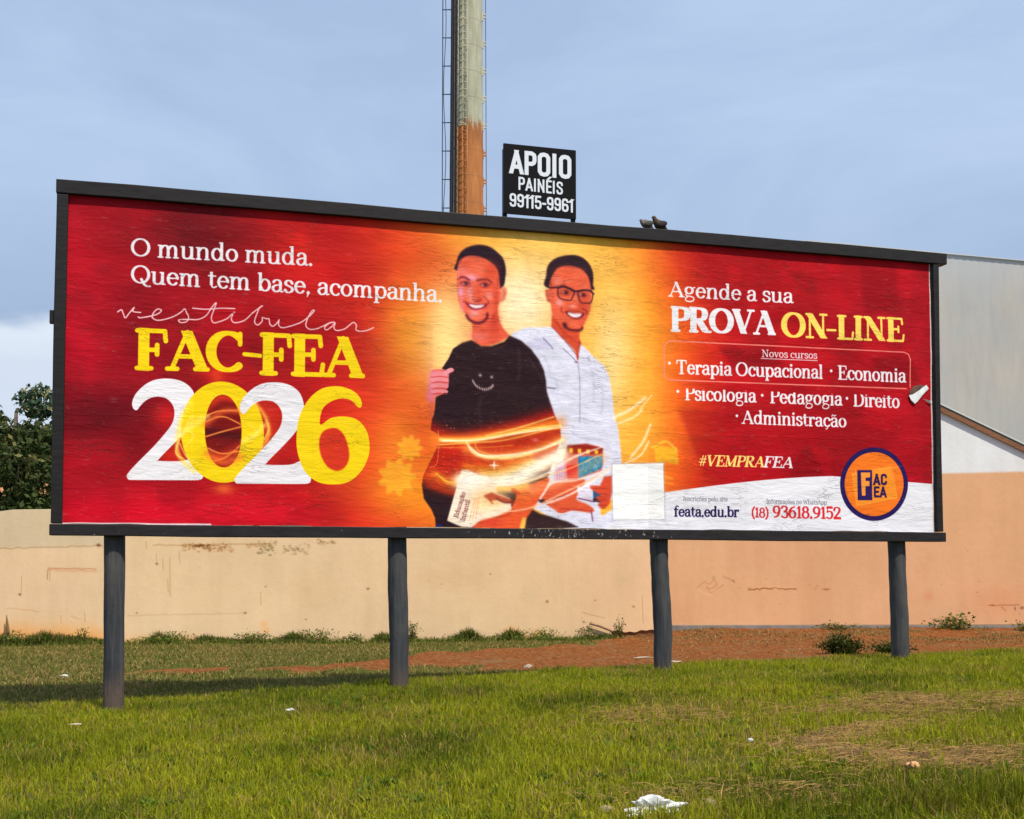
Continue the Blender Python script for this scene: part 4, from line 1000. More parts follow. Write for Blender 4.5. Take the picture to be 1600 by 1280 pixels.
# paper: a fine grid that bulges a little, with its margin ragged by millimetres
nx, nz = 361, 121
gx, gz = np.meshgrid(np.linspace(0, 9, nx), np.linspace(Z0, Z1, nz))
gy = 0.0025 * np.sin(gx * 2.1 + gz * 3) * np.sin(gz * 5.3 + gx * .7) + 0.0015 * np.sin(gz * 19 + 2 * np.sin(gx * 3.1))
uu, vv = gx / 9, (gz - Z0) / 3
px_ = gx.copy(); pz_ = gz.copy()
px_[:, 0] += 0.004 * np.sin(gz[:, 0] * 7); px_[:, -1] += 0.005 * np.sin(gz[:, -1] * 5)
pz_[0] += 0.006 * np.sin(gx[0] * 4.1) + 0.003 * np.sin(gx[0] * 13)
ver = np.stack([px_, gy - 0.004, pz_], -1).reshape(-1, 3)
ii = np.arange(nx * nz).reshape(nz, nx)
fa = np.stack([ii[:-1, :-1], ii[:-1, 1:], ii[1:, 1:], ii[1:, :-1]], -1).reshape(-1, 4)
poster = np_mesh('poster', ver, fa, M_poster, board, True)
uvl = poster.data.uv_layers.new(name='UVMap')
uvl.data.foreach_set('uv', np.stack([uu.ravel()[fa.ravel()], vv.ravel()[fa.ravel()]], 1).astype(np.float32).ravel())
# tear near the right edge: hole down to the dark old paper, flap curling out
M_under = m_simple_noise('old_paper_under_tear', (0.07, 0.035, 0.028), (0.16, 0.10, 0.08), 30, 0.9, 0.5)
M_flap, t_, b_ = mat('flap_paper', (0.70, 0.73, 0.76), 0.7, 0.2)
b_.inputs['Base Color'].default_value = (0.66, 0.70, 0.73, 1)
tb = board
ux0 = 8.64; uz0 = 3.355
hole = MB(); 
FU = lambda u: 8.695 + (u - 8.58) * .74
FZ = lambda z: z + .085
hp = [(FU(x), FZ(z)) for x, z in [(8.585, 3.315), (8.60, 3.36), (8.66, 3.415), (8.78, 3.44), (8.86, 3.43), (8.80, 3.39), (8.70, 3.35), (8.62, 3.32)]]
hole.add([(x, -0.0155, z) for x, z in hp] + [(x, -0.006, z) for x, z in hp], [tuple(range(8))] + [(i, (i + 1) % 8, 8 + (i + 1) % 8, 8 + i) for i in range(8)])
hole.build('tear_hole', M_under, poster)
fl = MB()
top = [(8.58, 3.315), (8.64, 3.325), (8.70, 3.35), (8.76, 3.378), (8.82, 3.41), (8.88, 3.438)]
bot = [(8.61, 3.262), (8.675, 3.222), (8.73, 3.256), (8.80, 3.318), (8.85, 3.352), (8.915, 3.398)]
top = [(FU(x), FZ(z)) for x, z in top]; bot = [(FU(x), FZ(z)) for x, z in bot]
vs = []
for k, yo in ((0, -0.017), (.35, -0.019), (.7, -0.022), (1, -0.021)):
    vs += [(a[0] + (b2[0] - a[0]) * k, yo - 0.002 * math.sin(i * 2.7), a[1] + (b2[1] - a[1]) * k) for i, (a, b2) in enumerate(zip(top, bot))]
fs = [(r * 6 + i, r * 6 + i + 1, r * 6 + 7 + i, r * 6 + 6 + i) for r in range(3) for i in range(5)]
fl.add(vs, fs, False)
fo = fl.build('torn_flap', M_flap, poster); sm = fo.modifiers.new('thick', 'SOLIDIFY'); sm.thickness = 0.0015
f2 = MB(); f2.add([(8.88, -0.016, 3.365), (8.985, -0.016, 3.305), (8.985, -0.02, 3.345), (8.95, -0.03, 3.35), (8.91, -0.022, 3.36)], [(0, 1, 2, 3, 4)])
fo = f2.build('torn_flap', M_flap, poster); sm = fo.modifiers.new('thick', 'SOLIDIFY'); sm.thickness = 0.0015
# backing sheets and battens
for i in range(8):
    s = MB(); s.box(i * 1.125 + .003, (i + 1) * 1.125 - .003, 0.006, 0.012, Z0 + .002, Z1 - .002); s.build('backing_sheet', M_sheet, board)
for i, x in enumerate((0.55, 1.7, 2.85, 4.0, 5.15, 6.3, 7.45, 8.45)):
    s = MB(); s.box(x - .03, x + .03, 0.013, 0.063, Z0, Z1); s.build('batten', M_wood, board, 0.003)
# frame, each rail slightly bowed like real timber
def rail(pts, w0, w1, y0, y1, m, name='frame_rail'):
    """pts: outer edge points; w: inward offset vector"""
    b = MB(); n = len(pts); vs = []
    for (x, z), (ix, iz) in zip(pts, w0):
        vs += [(x, y0, z), (ix, y0, iz), (ix, y1, iz), (x, y1, z)]
    fs = [(0, 1, 2, 3), tuple((n - 1) * 4 + k for k in (3, 2, 1, 0))]
    for i in range(n - 1):
        for k in range(4):
            k2 = (k + 1) % 4
            fs.append((i * 4 + k, (i + 1) * 4 + k, (i + 1) * 4 + k2, i * 4 + k2))
    b.add(vs, fs)
    o = b.build(name, m, board, 0.006)
    bm = bmesh.new(); bm.from_mesh(o.data); bmesh.ops.recalc_face_normals(bm, faces=bm.faces); bm.to_mesh(o.data); bm.free()
    return o
X = np.linspace(-0.098, 9.185, 15)
wv = lambda x: 0.005 * math.sin(x * 1.1 + .4) + 0.003 * math.sin(x * 3.3)
rail([(x, 5.012 + wv(x)) for x in X], [(x, 4.885 + .6 * wv(x) + .002) for x in X], None, -0.055, 0.07, M_frame)
X = np.linspace(-0.10, 9.105, 15)
rail([(x, 1.790 + .6 * wv(x + 2)) for x in X], [(x, 1.893 + .3 * wv(x)) for x in X], None, -0.062, 0.07, M_framew)
Zs = np.linspace(1.9, 4.878, 9)
rail([(-0.094 - .004 * math.sin(z * 2.2), z) for z in Zs], [(0.004 + .003 * math.sin(z * 1.5), z) for z in Zs], None, -0.052, 0.066, M_frame)
rail([(9.083 + .006 * math.sin(z * 1.3 + .5), z) for z in Zs], [(9.012 + .004 * math.sin(z * 2), z) for z in Zs], None, -0.046, 0.066, M_frame)
hb = MB(); hb.box(-0.135, -0.096, -0.03, 0.02, 3.70, 3.82); hb.build('bracket', M_frame, board, 0.003)

# posts
def post(pts, r, seed):
    rr = random.Random(seed)
    P = catmull(np.array(pts), False, 6)
    P = [tuple(p) for p in P]
    rad = [r * (1 + 0.025 * math.sin(i * .35 + seed)) for i in range(len(P))]
    b = MB(); b.tube(P, rad, 20, True, 0.02)
    return b.build('post', M_post, board)
post([(0.452, .115, -.4), (0.453, .115, .2), (0.447, .115, .9), (0.440, .115, 1.78), (0.44, .145, 2.6), (0.44, .16, 4.8)], 0.092, 1)
post([(3.074, .115, -.3), (3.073, .115, .33), (3.070, .115, .85), (3.055, .115, 1.3), (3.048, .115, 1.78), (3.04, .145, 2.6), (3.04, .16, 4.8)], 0.094, 2)
post([(5.824, .115, -.2), (5.818, .115, .44), (5.826, .115, .85), (5.806, .115, 1.25), (5.792, .115, 1.55), (5.785, .115, 1.8), (5.78, .145, 2.6), (5.78, .16, 4.8)], 0.094, 3)
post([(8.624, .115, -.1), (8.623, .115, .5), (8.620, .115, .95), (8.606, .115, 1.35), (8.598, .115, 1.78), (8.6, .145, 2.6), (8.6, .16, 4.8)], 0.094, 4)

# ------------------------------------------------------------------ small sign on top
sg = empty('sign', (BX + 4.46 * cB + .03 * sB, BY + 4.46 * sB - .03 * cB, 5.01), BYAW)
tag(sg, 'small black square sign with white telephone lettering standing on top of the billboard', 'sign')
def paint_sign():
    w, h = 0.762, 0.71
    fn = homog([(787, 224), (900, 236), (900, 340), (787, 333)], [(0, h), (w, h), (w, 0), (0, 0)])
    p = Print(w, h, 900, fn, (14, 14, 20))
    c = (214, 222, 236)
    p.text('APOIO', SAN, (797, 269.5), (895, 279), 35, c, .185, .185)
    p.text('PAINÉIS', SAN, (810, 296), (881, 303.5), 19.5, c, .155, .155)
    p.text('99115-9961', SAN, (796, 322), (896.5, 330), 20, c, .165, .165)
    return p
M_sign = print_material('sign_print', paint_sign().image('sign_print'), False)
def tex_box(name, x0, x1, y0, y1, z0, z1, m, parent, edge):
    me = bpy.data.meshes.new(name)
    vs = [(x, y, z) for z in (z0, z1) for y in (y0, y1) for x in (x0, x1)]
    me.from_pydata(vs, [], [(0, 1, 5, 4), (0, 2, 3, 1), (4, 5, 7, 6), (2, 6, 7, 3), (0, 4, 6, 2), (1, 3, 7, 5)])
    me.materials.append(m); me.materials.append(edge)
    for i, p in enumerate(me.polygons): p.material_index = 0 if i == 0 else 1
    uvl = me.uv_layers.new(name='UVMap')
    for k, (u, v) in enumerate([(0, 0), (1, 0), (1, 1), (0, 1)]): uvl.data[k].uv = (u, v)
    o = bpy.data.objects.new(name, me); COL.objects.link(o); o.parent = parent
    return o
tex_box('panel', -.381, .381, -.012, .012, 0.037, 0.747, M_sign, sg, M_frame)
for x in (-.36, .36):
    s = MB(); s.box(x - .022, x + .022, .0125, .045, -0.05, 0.70); s.build('leg', M_frame, sg, .002)

# ------------------------------------------------------------------ two birds resting on the top rail
def bird(u, face, bodyc, wingc, headc, name, label, s=1.0, crouch=0.0):
    m, t, b = mat('plumage_' + name, bodyc, 0.85, 0.15)
    co = coords(t); f = noise(t, co, 90, 3)
    t.links.new(ramp(t, f, [(0.35, bodyc), (0.65, wingc)]), b.inputs['Base Color'])
    mh = mat('head_' + name, headc, 0.8)[0]
    mb = mat('beak_' + name, (0.06, 0.05, 0.05), 0.6)[0]
    r = empty('bird', (BX + u * cB, BY + u * sB, 5.012), BYAW)
    tag(r, label, 'bird')
    # one continuous body by skin of rings: tail - rump - breast - neck - head
    ax = [(-.100, .012, .006), (-.078, .024, .015), (-.045, .050, .036), (-.01, .066, .049), (.022, .078, .046), (.042, .096 - crouch, .034), (.052, .114 - crouch, .026), (.060, .130 - crouch, .0245), (.071, .137 - crouch, .020), (.082, .136 - crouch, .009)]
    b1 = MB(); b1.tube([(x * s * face, 0, z * s) for x, z, q in ax], [q * s for x, z, q in ax], 14)
    o = b1.build('bird_body', m, r)
    w = MB()
    for sd in (-1, 1):
        w.ell((-.02 * s * face, sd * .038 * s, .066 * s), (.062 * s, .016 * s, .034 * s), 12, 8, Matrix.Rotation(.25 * face, 3, 'Y'))
    w.build('wings', mh, r)
    bk = MB(); bk.tube([(.080 * s * face, 0, (.135 - crouch) * s), (.098 * s * face, 0, (.129 - crouch) * s)], [.005 * s, .001], 8); bk.build('beak', mb, r)
    lg = MB()
    for sd in (-1, 1):
        lg.tube([(.01 * s * face, sd * .015 * s, .035 * s), (.012 * s * face, sd * .015 * s, 0.002)], .003 * s, 6)
        for a in (-.5, 0, .5): lg.tube([(.012 * s * face, sd * .015 * s, .004), ((.012 * face + .02 * math.cos(a) * face) * s, (sd * .015 + .02 * math.sin(a)) * s, .003)], .0022 * s, 5)
    lg.build('legs', mb, r)
bird(5.62, -1, (0.13, 0.11, 0.12), (0.20, 0.17, 0.15), (0.06, 0.06, 0.05), 'grey', 'grey brown bird crouching low, left one of the pair on the billboard edge', 0.86, .03)
bird(5.765, -1, (0.05, 0.045, 0.035), (0.10, 0.07, 0.04), (0.035, 0.02, 0.03), 'dark', 'dark bird with upright head, right one of the pair on the billboard edge', 0.95, -.005)

# ------------------------------------------------------------------ WALLS
def plane_map(ox, oy, ang, u0):
    """maps a place seen in the photograph onto the vertical plane of a wall: (metres along + u0, height)"""
    f, pt = 1755.2, .0465
    ca, sa = math.cos(ang), math.sin(ang)
    def fn(x, y):
        a = (np.asarray(x, float) - 800) / f; c = -(np.asarray(y, float) - 806.04) / f
        rx, ry, rz = a, math.cos(pt) - math.sin(pt) * c, math.sin(pt) + math.cos(pt) * c
        t = (-ox * sa + oy * ca) / (-rx * sa + ry * ca)
        return (rx * t - ox) * ca + (ry * t - oy) * sa + u0, 1.5 + rz * t
    return fn
def speckle(p, x0, x1, y0, y1, n, col, a, rg, r=(.5, 1.6)):
    for i in range(n):
        q = rg.uniform(*r); p.blob((rg.uniform(x0, x1), np.clip(rg.normal((y0 + y1) / 2, (y1 - y0) / 4), y0, y1)), q * 1.5, q, col, a * rg.uniform(.4, 1))
def wobble(x0, y0, x1, y1, n, amp, rg):
    return [(x0 + (x1 - x0) * i / n, y0 + (y1 - y0) * i / n + rg.normal(0, amp)) for i in range(n + 1)]
def paint_wall():
    rg = np.random.default_rng(4)
    p = Print(13, 2.7, 110, plane_map(-8.8, 19.28, wa, .5), (224, 200, 162))
    B = p.blob
    for x, c in ((40, (224, 196, 158)), (300, (222, 200, 158)), (560, (224, 200, 160)), (800, (222, 198, 154)), (900, (222, 200, 158)), (1000, (224, 192, 150))): B((x, 920), 170, 130, c, .6)
    # greyer capping on the far left
    p.poly([(-40, 700), (162, 700), (162, 855), (-40, 858)], (202, 190, 158), .75, feather=1.5)
    for i in range(5): B((rg.uniform(0, 150), rg.uniform(800, 850)), 20, 14, (190, 178, 148), .35)
    p.stroke(wobble(-30, 858, 160, 853, 20, .5, rg), 2, (170, 130, 90), .55, soft=True); B((154, 852), 3, 2.4, (96, 50, 24), .8)
    p.stroke(wobble(240, 852, 420, 850, 20, .6, rg), 2.2, (170, 132, 84), .5, soft=True)
    p.stroke(wobble(76, 890, 150, 892, 10, .5, rg), 5, (210, 156, 116), .5, soft=True); p.stroke(wobble(76, 888, 150, 889, 10, .4, rg), 1.2, (176, 110, 72), .6); p.stroke([(75, 890), (74, 905)], 1.3, (160, 104, 66), .7); p.stroke([(78, 890), (78, 908)], 1, (176, 124, 84), .6)
    p.stroke([(34, 900), (33, 926)], 1, (176, 136, 98), .7); B((31, 929), 2, 1.7, (90, 54, 34), .8)
    speckle(p, 285, 365, 849, 862, 90, (150, 96, 42), .6, rg); speckle(p, 300, 330, 850, 856, 40, (104, 62, 24), .7, rg); speckle(p, 385, 425, 848, 856, 40, (160, 110, 56), .5, rg)
    speckle(p, 403, 432, 846, 868, 60, (128, 112, 76), .6, rg); speckle(p, 440, 485, 850, 866, 60, (128, 108, 70), .55, rg); speckle(p, 495, 525, 843, 852, 30, (136, 110, 64), .6, rg)
    for x, y0, y1 in ((265, 872, 932), (262, 905, 925), (244, 866, 884), (228, 846, 858), (280, 862, 880), (254, 874, 890), (407, 925, 945), (95, 962, 974), (132, 958, 972)): p.stroke(wobble(x, y0, x + 1, y1, 6, .1, rg), 1.4, (186, 152, 106), .7, soft=True)
    p.stroke(wobble(200, 962, 385, 958, 20, .4, rg), 2, (204, 172, 132), .6, soft=True); p.stroke(wobble(10, 950, 60, 955, 10, .6, rg), 1.4, (206, 158, 112), .7, soft=True); p.stroke(wobble(110, 963, 125, 968, 5, .5, rg), 1.4, (200, 150, 104), .7, soft=True)
    for x, y, r in ((575, 920, 2.2), (415, 917, 1.4), (383, 958, 2), (478, 968, 1.4), (214, 958, 1.4), (855, 940, 2.4), (912, 972, 1.8), (690, 913, 1.2), (766, 897, 1.4), (670, 908, 1.1), (990, 948, 1.8), (930, 938, 1.2), (245, 881, 2)): B((x, y), r, r * .8, (132, 90, 56), .8)
    B((700, 905), 60, 16, (214, 186, 144), .6); B((490, 920), 40, 30, (216, 190, 146), .4); B((970, 905), 16, 14, (206, 186, 146), .5); B((830, 930), 14, 12, (212, 192, 152), .6)
    # ochre earth splashed on the foot
    for x in np.arange(-20, 165, 16): B((x, 1000), 18, rg.uniform(12, 26), (236, 176, 104), .75)
    for x in np.arange(170, 330, 20): B((x, 1006), 16, rg.uniform(6, 12), (232, 178, 112), .7)
    for x, y, r in ((800, 990, 12), (812, 998, 10), (840, 992, 9), (826, 1002, 9), (575, 985, 0), (975, 992, 6), (415, 985, 6), (412, 975, 5)): 
        if r: B((x, y), r, r * .8, (234, 178, 108), .75)
    p.stroke(wobble(910, 957, 945, 966, 6, .5, rg), 1.2, (176, 136, 92), .7, soft=True); p.stroke(wobble(1003, 930, 1005, 975, 6, .3, rg), 1, (170, 136, 96), .7, soft=True)
    p.stroke([(945, 990), (951, 1000)], 3, (190, 140, 90), .5, soft=True)
    return p
def paint_facade():
    rg = np.random.default_rng(6)
    p = Print(10, 3.9, 90, plane_map(2.6, 22.3, 0, 0), (216, 168, 128))
    B = p.blob
    for i in range(9): B((rg.uniform(1040, 1600), rg.uniform(760, 970)), 70, 50, (220, 170, 132) if i % 2 else (210, 164, 124), .5)
    B((1100, 900), 90, 100, (224, 180, 138), .6); B((1270, 900), 18, 90, (208, 152, 112), .35); B((1180, 860), 40, 30, (220, 166, 130), .5)
    B((1560, 940), 50, 26, (218, 150, 112), .5); B((1450, 932), 8, 8, (214, 140, 100), .5)
    p.poly([(1000, 400), (1800, 400), (1800, 732.5), (1600, 737), (1478, 740), (1000, 752)], (220, 226, 230), 1, feather=.4)
    br = (150, 98, 54)
    p.stroke(wobble(1174, 920, 1244, 920, 16, .9, rg), 2, br, .85); p.stroke([(1183, 917), (1195, 916), (1215, 918), (1240, 918)], 2.4, (226, 180, 136), .6, soft=True); B((1171, 921), 2.4, 2, br, .8); B((1291, 921), 5, 1.6, br, .8); B((1274, 920), 3, 2, (196, 140, 100), .7)
    p.stroke([(1090, 918), (1100, 910), (1108, 913), (1116, 906), (1120, 914), (1110, 920), (1104, 917), (1112, 927), (1122, 920), (1130, 914)], 1.3, (196, 134, 94), .8); p.stroke([(1092, 922), (1108, 930), (1124, 920)], 1.2, (236, 190, 150), .8)
    p.stroke(wobble(1130, 900, 1148, 910, 5, 1, rg), 1.8, (176, 134, 96), .7); B((1115, 903), 2.4, 2, (170, 130, 90), .6); B((1146, 908), 1.8, 1.8, (160, 112, 70), .7)
    p.stroke(wobble(1544, 946, 1592, 945, 8, .4, rg), 1.4, (168, 104, 66), .8); B((1551, 946), 3, 1.4, (150, 90, 60), .8); p.stroke(wobble(1565, 948, 1572, 955, 5, .6, rg), 1.4, (176, 116, 76), .8); B((1597, 950), 3, 2, (110, 80, 60), .8); B((1586, 951), 1.2, 3, (120, 84, 56), .8)
    for i in range(16): B((rg.uniform(1045, 1600), rg.uniform(850, 970)), 1.1, .9, (160, 112, 76), .6)
    return p
def m_print_wall(name, p, u0, gain):
    img = p.image(name + '_marks')
    m, t, b = mat(name, (0.6, 0.5, 0.35), 0.9, 0.1)
    co = coords(t)
    q = N(t, 'ShaderNodeSeparateXYZ'); t.links.new(co, q.inputs[0])
    cx = N(t, 'ShaderNodeMath', operation='MULTIPLY_ADD'); cx.inputs[1].default_value = 1 / p.w; cx.inputs[2].default_value = u0 / p.w; t.links.new(q.outputs['X'], cx.inputs[0])
    cz = N(t, 'ShaderNodeMath', operation='MULTIPLY'); cz.inputs[1].default_value = 1 / p.h; t.links.new(q.outputs['Z'], cz.inputs[0])
    cb = N(t, 'ShaderNodeCombineXYZ'); t.links.new(cx.outputs[0], cb.inputs[0]); t.links.new(cz.outputs[0], cb.inputs[1])
    ti = N(t, 'ShaderNodeTexImage'); ti.image = img; ti.extension = 'EXTEND'; t.links.new(cb.outputs[0], ti.inputs[0])
    col = mixc(t, 1.0, ti.outputs[0], gain, 'MULTIPLY')
    big = noise(t, co, 0.7, 6, 0.65)
    col = mixc(t, 1.0, col, ramp(t, big, [(0.3, (.93, .91, .90)), (0.7, (1.05, 1.045, 1.06))]), 'MULTIPLY')
    st = noise(t, co, 2.0, 5, 0.65, 0, (1.8, 1, .3))
    col = mixc(t, 1.0, col, ramp(t, st, [(0.3, (1.02, 1.02, 1.02)), (0.75, (.93, .92, .89))]), 'MULTIPLY')
    pits = ramp(t, noise(t, co, 22, 2, 0.5), [(0.72, (0, 0, 0)), (0.78, (.5, .5, .5))])
    col = mixc(t, pits, col, (0.32, 0.22, 0.13))
    t.links.new(col, b.inputs['Base Color'])
    bump(t, b, noise(t, co, 7, 7, 0.68), 0.4, 0.012)
    return m
wa = math.atan2(1.95, 18.78)
M_plaster = m_print_wall('cream_render', paint_wall(), .5, (1.03, .97, 1.0))
M_block = m_simple_noise('raw_block', (0.38, 0.35, 0.27), (0.55, 0.50, 0.40), 5, 0.95, 0.5, 0.01)
# boundary wall: front line from (-16,18.65) to (2.78,20.6)
wa = math.atan2(1.95, 18.78)
wall = empty('boundary_wall', (-8.8, 19.28, 0), wa)
tag(wall, 'long cream rendered boundary wall with weathered patches behind the billboard', 'wall')
def wall_body():
    # front face as a grid in x,z with ragged broken foot at the right end
    xs = np.concatenate([np.linspace(-9, 10.4, 60), np.linspace(10.5, 11.62, 22)])
    topz = lambda x: 2.50 + 0.006 * x + 0.012 * math.sin(x * 1.7) - (0.04 if x < -0.02 else 0) - (0.09 if x < -0.9 else 0)
    def botz(x):
        if x < 10.62: return -0.15
        return 0.36 + 0.02 * math.sin(x * 9) + 0.012 * math.sin(x * 31)
    b = MB(); vs = []; fs = []
    n = len(xs)
    for x in xs:
        zb, zt = botz(x), topz(x)
        for k in range(7):
            z = zb + (zt - zb) * k / 6
            vs.append((x, 0.004 * math.sin(x * 1.3 + z * 2), z))
        vs.append((x, 0.15, zt)); vs.append((x, 0.15, zb))
    for i in range(n - 1):
        for k in range(9):
            k2 = (k + 1) % 9
            fs.append((i * 9 + k, (i + 1) * 9 + k, (i + 1) * 9 + k2, i * 9 + k2))
    fs.append(tuple(range(8, -1, -1))); fs.append(tuple((n - 1) * 9 + k for k in range(9)))
    b.add(vs, fs)
    o = b.build('wall_face', M_plaster, wall)
    return o
wall_body()
c = MB(); c.box(-9.0, 0.42, -0.006, 0.156, 2.24, 2.40)
# unrendered blocks on the top at the far left
bl = MB()
bl.box(-1.2, -0.03, -0.008, 0.158, 2.10, 2.475)
bl.build('raw_block', M_block, wall, 0.006)
fb = MB(); fb.box(10.6, 11.60, 0.035, 0.13, -0.2, 0.372)
fb.build('wall_foot', m_simple_noise('foundation_earth', (0.16, 0.065, 0.025), (0.26, 0.12, 0.05), 9, 0.95, 1.0, 0.03), wall)
# broken stick lodged at the corner of the foot
st = MB(); st.tube([(10.25, -.05, .50), (10.42, -.06, .46), (10.62, -.05, .38), (10.70, -.04, .33)], [.018, .022, .02, .012], 8); 
so = st.build('broken_branch', M_wood); so.location = wall.location; so.rotation_euler = wall.rotation_euler
tag(so, 'short brown broken branch sticking out over the chipped foot of the cream wall', 'branch')

# building with peach base and white gable
M_facade = m_print_wall('peach_paint', paint_facade(), 0, (1.02, 1.02, 1.03))
M_conc = m_simple_noise('grey_footing', (0.17, 0.16, 0.16), (0.27, 0.25, 0.24), 4, 0.9, 0.4)
bldg = empty('building', (2.6, 22.3, 0), 0)
tag(bldg, 'long building with peach lower wall, white gable and sloping roof edge right of the billboard', 'building')
RX, RZ = 3.3, 0   # roof apex over x=..., rake line passes (6.02,4.66) and (7.60,3.89)
slope = (4.661 - 3.892) / (10.204 - 8.623)
def rake(x):  # local x -> under-roof z
    apex = 4.3
    return 4.62 - slope * (x - 6.02) if x > apex else 4.62 - slope * (apex - 6.02) - slope * (apex - x)
b = MB()
xs = [0, 1, 2, 3, 4.3, 5, 6.02, 7.6, 8.6, 9.2]
front = [(0, 0, 0.372)] + [(11.0, 0, 0.385)]
poly = [(0, 0, 0.372), (9.5, 0, 0.385), (9.5, 0, rake(9.5)), (4.3, 0, rake(4.3)), (0, 0, rake(0))]
k = len(poly)
b.add(poly + [(x, 14, z) for x, y, z in poly], [(0, 1, 2, 3, 4), (9, 8, 7, 6, 5)] + [(i, 5 + i, 5 + (i + 1) % 5, (i + 1) % 5) for i in range(5)])
o = b.build('facade_wall', M_facade, bldg)
bm = bmesh.new(); bm.from_mesh(o.data); bmesh.ops.recalc_face_normals(bm, faces=bm.faces); bm.to_mesh(o.data); bm.free()
# low wing of wall going on to the right
b = MB(); b.box(9.5, 22, 0.0, 0.2, 0.385, rake(9.5) - .02); b.build('side_wall', M_facade, bldg)
b = MB(); b.box(-0.05, 22, -0.035, 0.5, -0.1, 0.37); b.build('footing', M_conc, bldg, 0.008)
M_brown = m_simple_noise('brown_fascia', (0.17, 0.075, 0.04), (0.27, 0.13, 0.07), 5, 0.8, 0.3, 0.004, (1, 1, 5))
M_flash, _, _ = mat('grey_flashing', (0.52, 0.56, 0.56), 0.5, 0.3)
M_dark, _, _ = mat('dark_gap', (0.05, 0.055, 0.05), 0.8)
def rake_strip(dz0, dz1, y0, y1, m, name, ext=0.45):
    b = MB()
    for (xa, xb) in ((-ext, 4.3), (4.3, 9.5 + ext)):
        za, zb = rake(xa), rake(xb)
        vs = [(xa, y0, za + dz0), (xb, y0, zb + dz0), (xb, y0, zb + dz1), (xa, y0, za + dz1)]
        vs += [(x, y1, z) for x, y, z in vs]
        b.add(vs, [(0, 1, 2, 3), (7, 6, 5, 4), (0, 4, 5, 1), (3, 2, 6, 7), (1, 5, 6, 2), (0, 3, 7, 4)])
    return b.build(name, m, bldg)
rake_strip(-0.05, 0.045, -0.06, -0.03, M_brown, 'fascia')
rake_strip(0.048, 0.085, -0.055, 14.2, M_dark, 'roof_gap_strip')  # dark strip filling the gap between fascia and roof
rake_strip(0.088, 0.125, -0.065, 14.2, M_flash, 'roof')
rake_strip(-0.03, -0.005, -0.03, 0.0, mat('soffit', (0.5, 0.45, 0.38), 0.8)[0], 'soffit')

# grey sheet-metal shed behind
def m_shed():
    m, t, b = mat('weathered_hazy_sheet', (0.4, 0.38, 0.36), 0.7, 0.25)
    co = coords(t)
    a = noise(t, co, 0.35, 5, 0.6); v = noise(t, co, 1.4, 6, 0.7, 0, (2.2, 1, .35))
    c1 = ramp(t, a, [(0.35, (0.37, 0.39, 0.41)), (0.6, (0.44, 0.41, 0.38))])
    c1 = mixc(t, ramp(t, v, [(0.35, (0, 0, 0)), (0.75, (.7, .7, .7))]), c1, (0.31, 0.31, 0.32))
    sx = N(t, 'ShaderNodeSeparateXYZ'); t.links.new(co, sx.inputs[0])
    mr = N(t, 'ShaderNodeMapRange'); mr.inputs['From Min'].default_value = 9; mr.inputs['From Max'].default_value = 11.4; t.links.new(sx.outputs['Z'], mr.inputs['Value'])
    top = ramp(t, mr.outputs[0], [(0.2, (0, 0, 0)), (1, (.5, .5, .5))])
    c1 = mixc(t, top, c1, (0.50, 0.55, 0.63))  # haze painted in: sheets pale to sky blue towards the top
    t.links.new(c1, b.inputs['Base Color'])
    return m
M_shed = m_shed()
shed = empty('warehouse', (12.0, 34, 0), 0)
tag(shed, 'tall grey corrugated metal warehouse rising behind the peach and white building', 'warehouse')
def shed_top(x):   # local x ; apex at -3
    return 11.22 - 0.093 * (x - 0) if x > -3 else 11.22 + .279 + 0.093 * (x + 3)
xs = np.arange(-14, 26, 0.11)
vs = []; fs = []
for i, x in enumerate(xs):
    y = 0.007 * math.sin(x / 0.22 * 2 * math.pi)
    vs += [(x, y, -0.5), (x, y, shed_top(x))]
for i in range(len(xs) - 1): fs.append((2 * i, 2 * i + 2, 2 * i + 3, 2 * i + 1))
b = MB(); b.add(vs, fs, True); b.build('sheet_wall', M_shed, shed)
b = MB()
for xa, xb in ((-14, -3), (-3, 26)):
    vs = [(xa, -.06, shed_top(xa)), (xb, -.06, shed_top(xb)), (xb, -.06, shed_top(xb) + .03), (xa, -.06, shed_top(xa) + .03)]
    vs += [(x, 30, z) for x, y, z in vs]
    b.add(vs, [(0, 1, 2, 3), (7, 6, 5, 4), (0, 4, 5, 1), (3, 2, 6, 7), (1, 5, 6, 2), (0, 3, 7, 4)])
b.build('roof', m_simple_noise('shed_roof', (0.44, 0.48, 0.54), (0.52, 0.55, 0.60), 2, 0.6), shed)
b = MB(); b.box(-14, 25.9, 0.1, 29.9, -.5, 9.8); b.build('inner_walls', M_conc, shed)

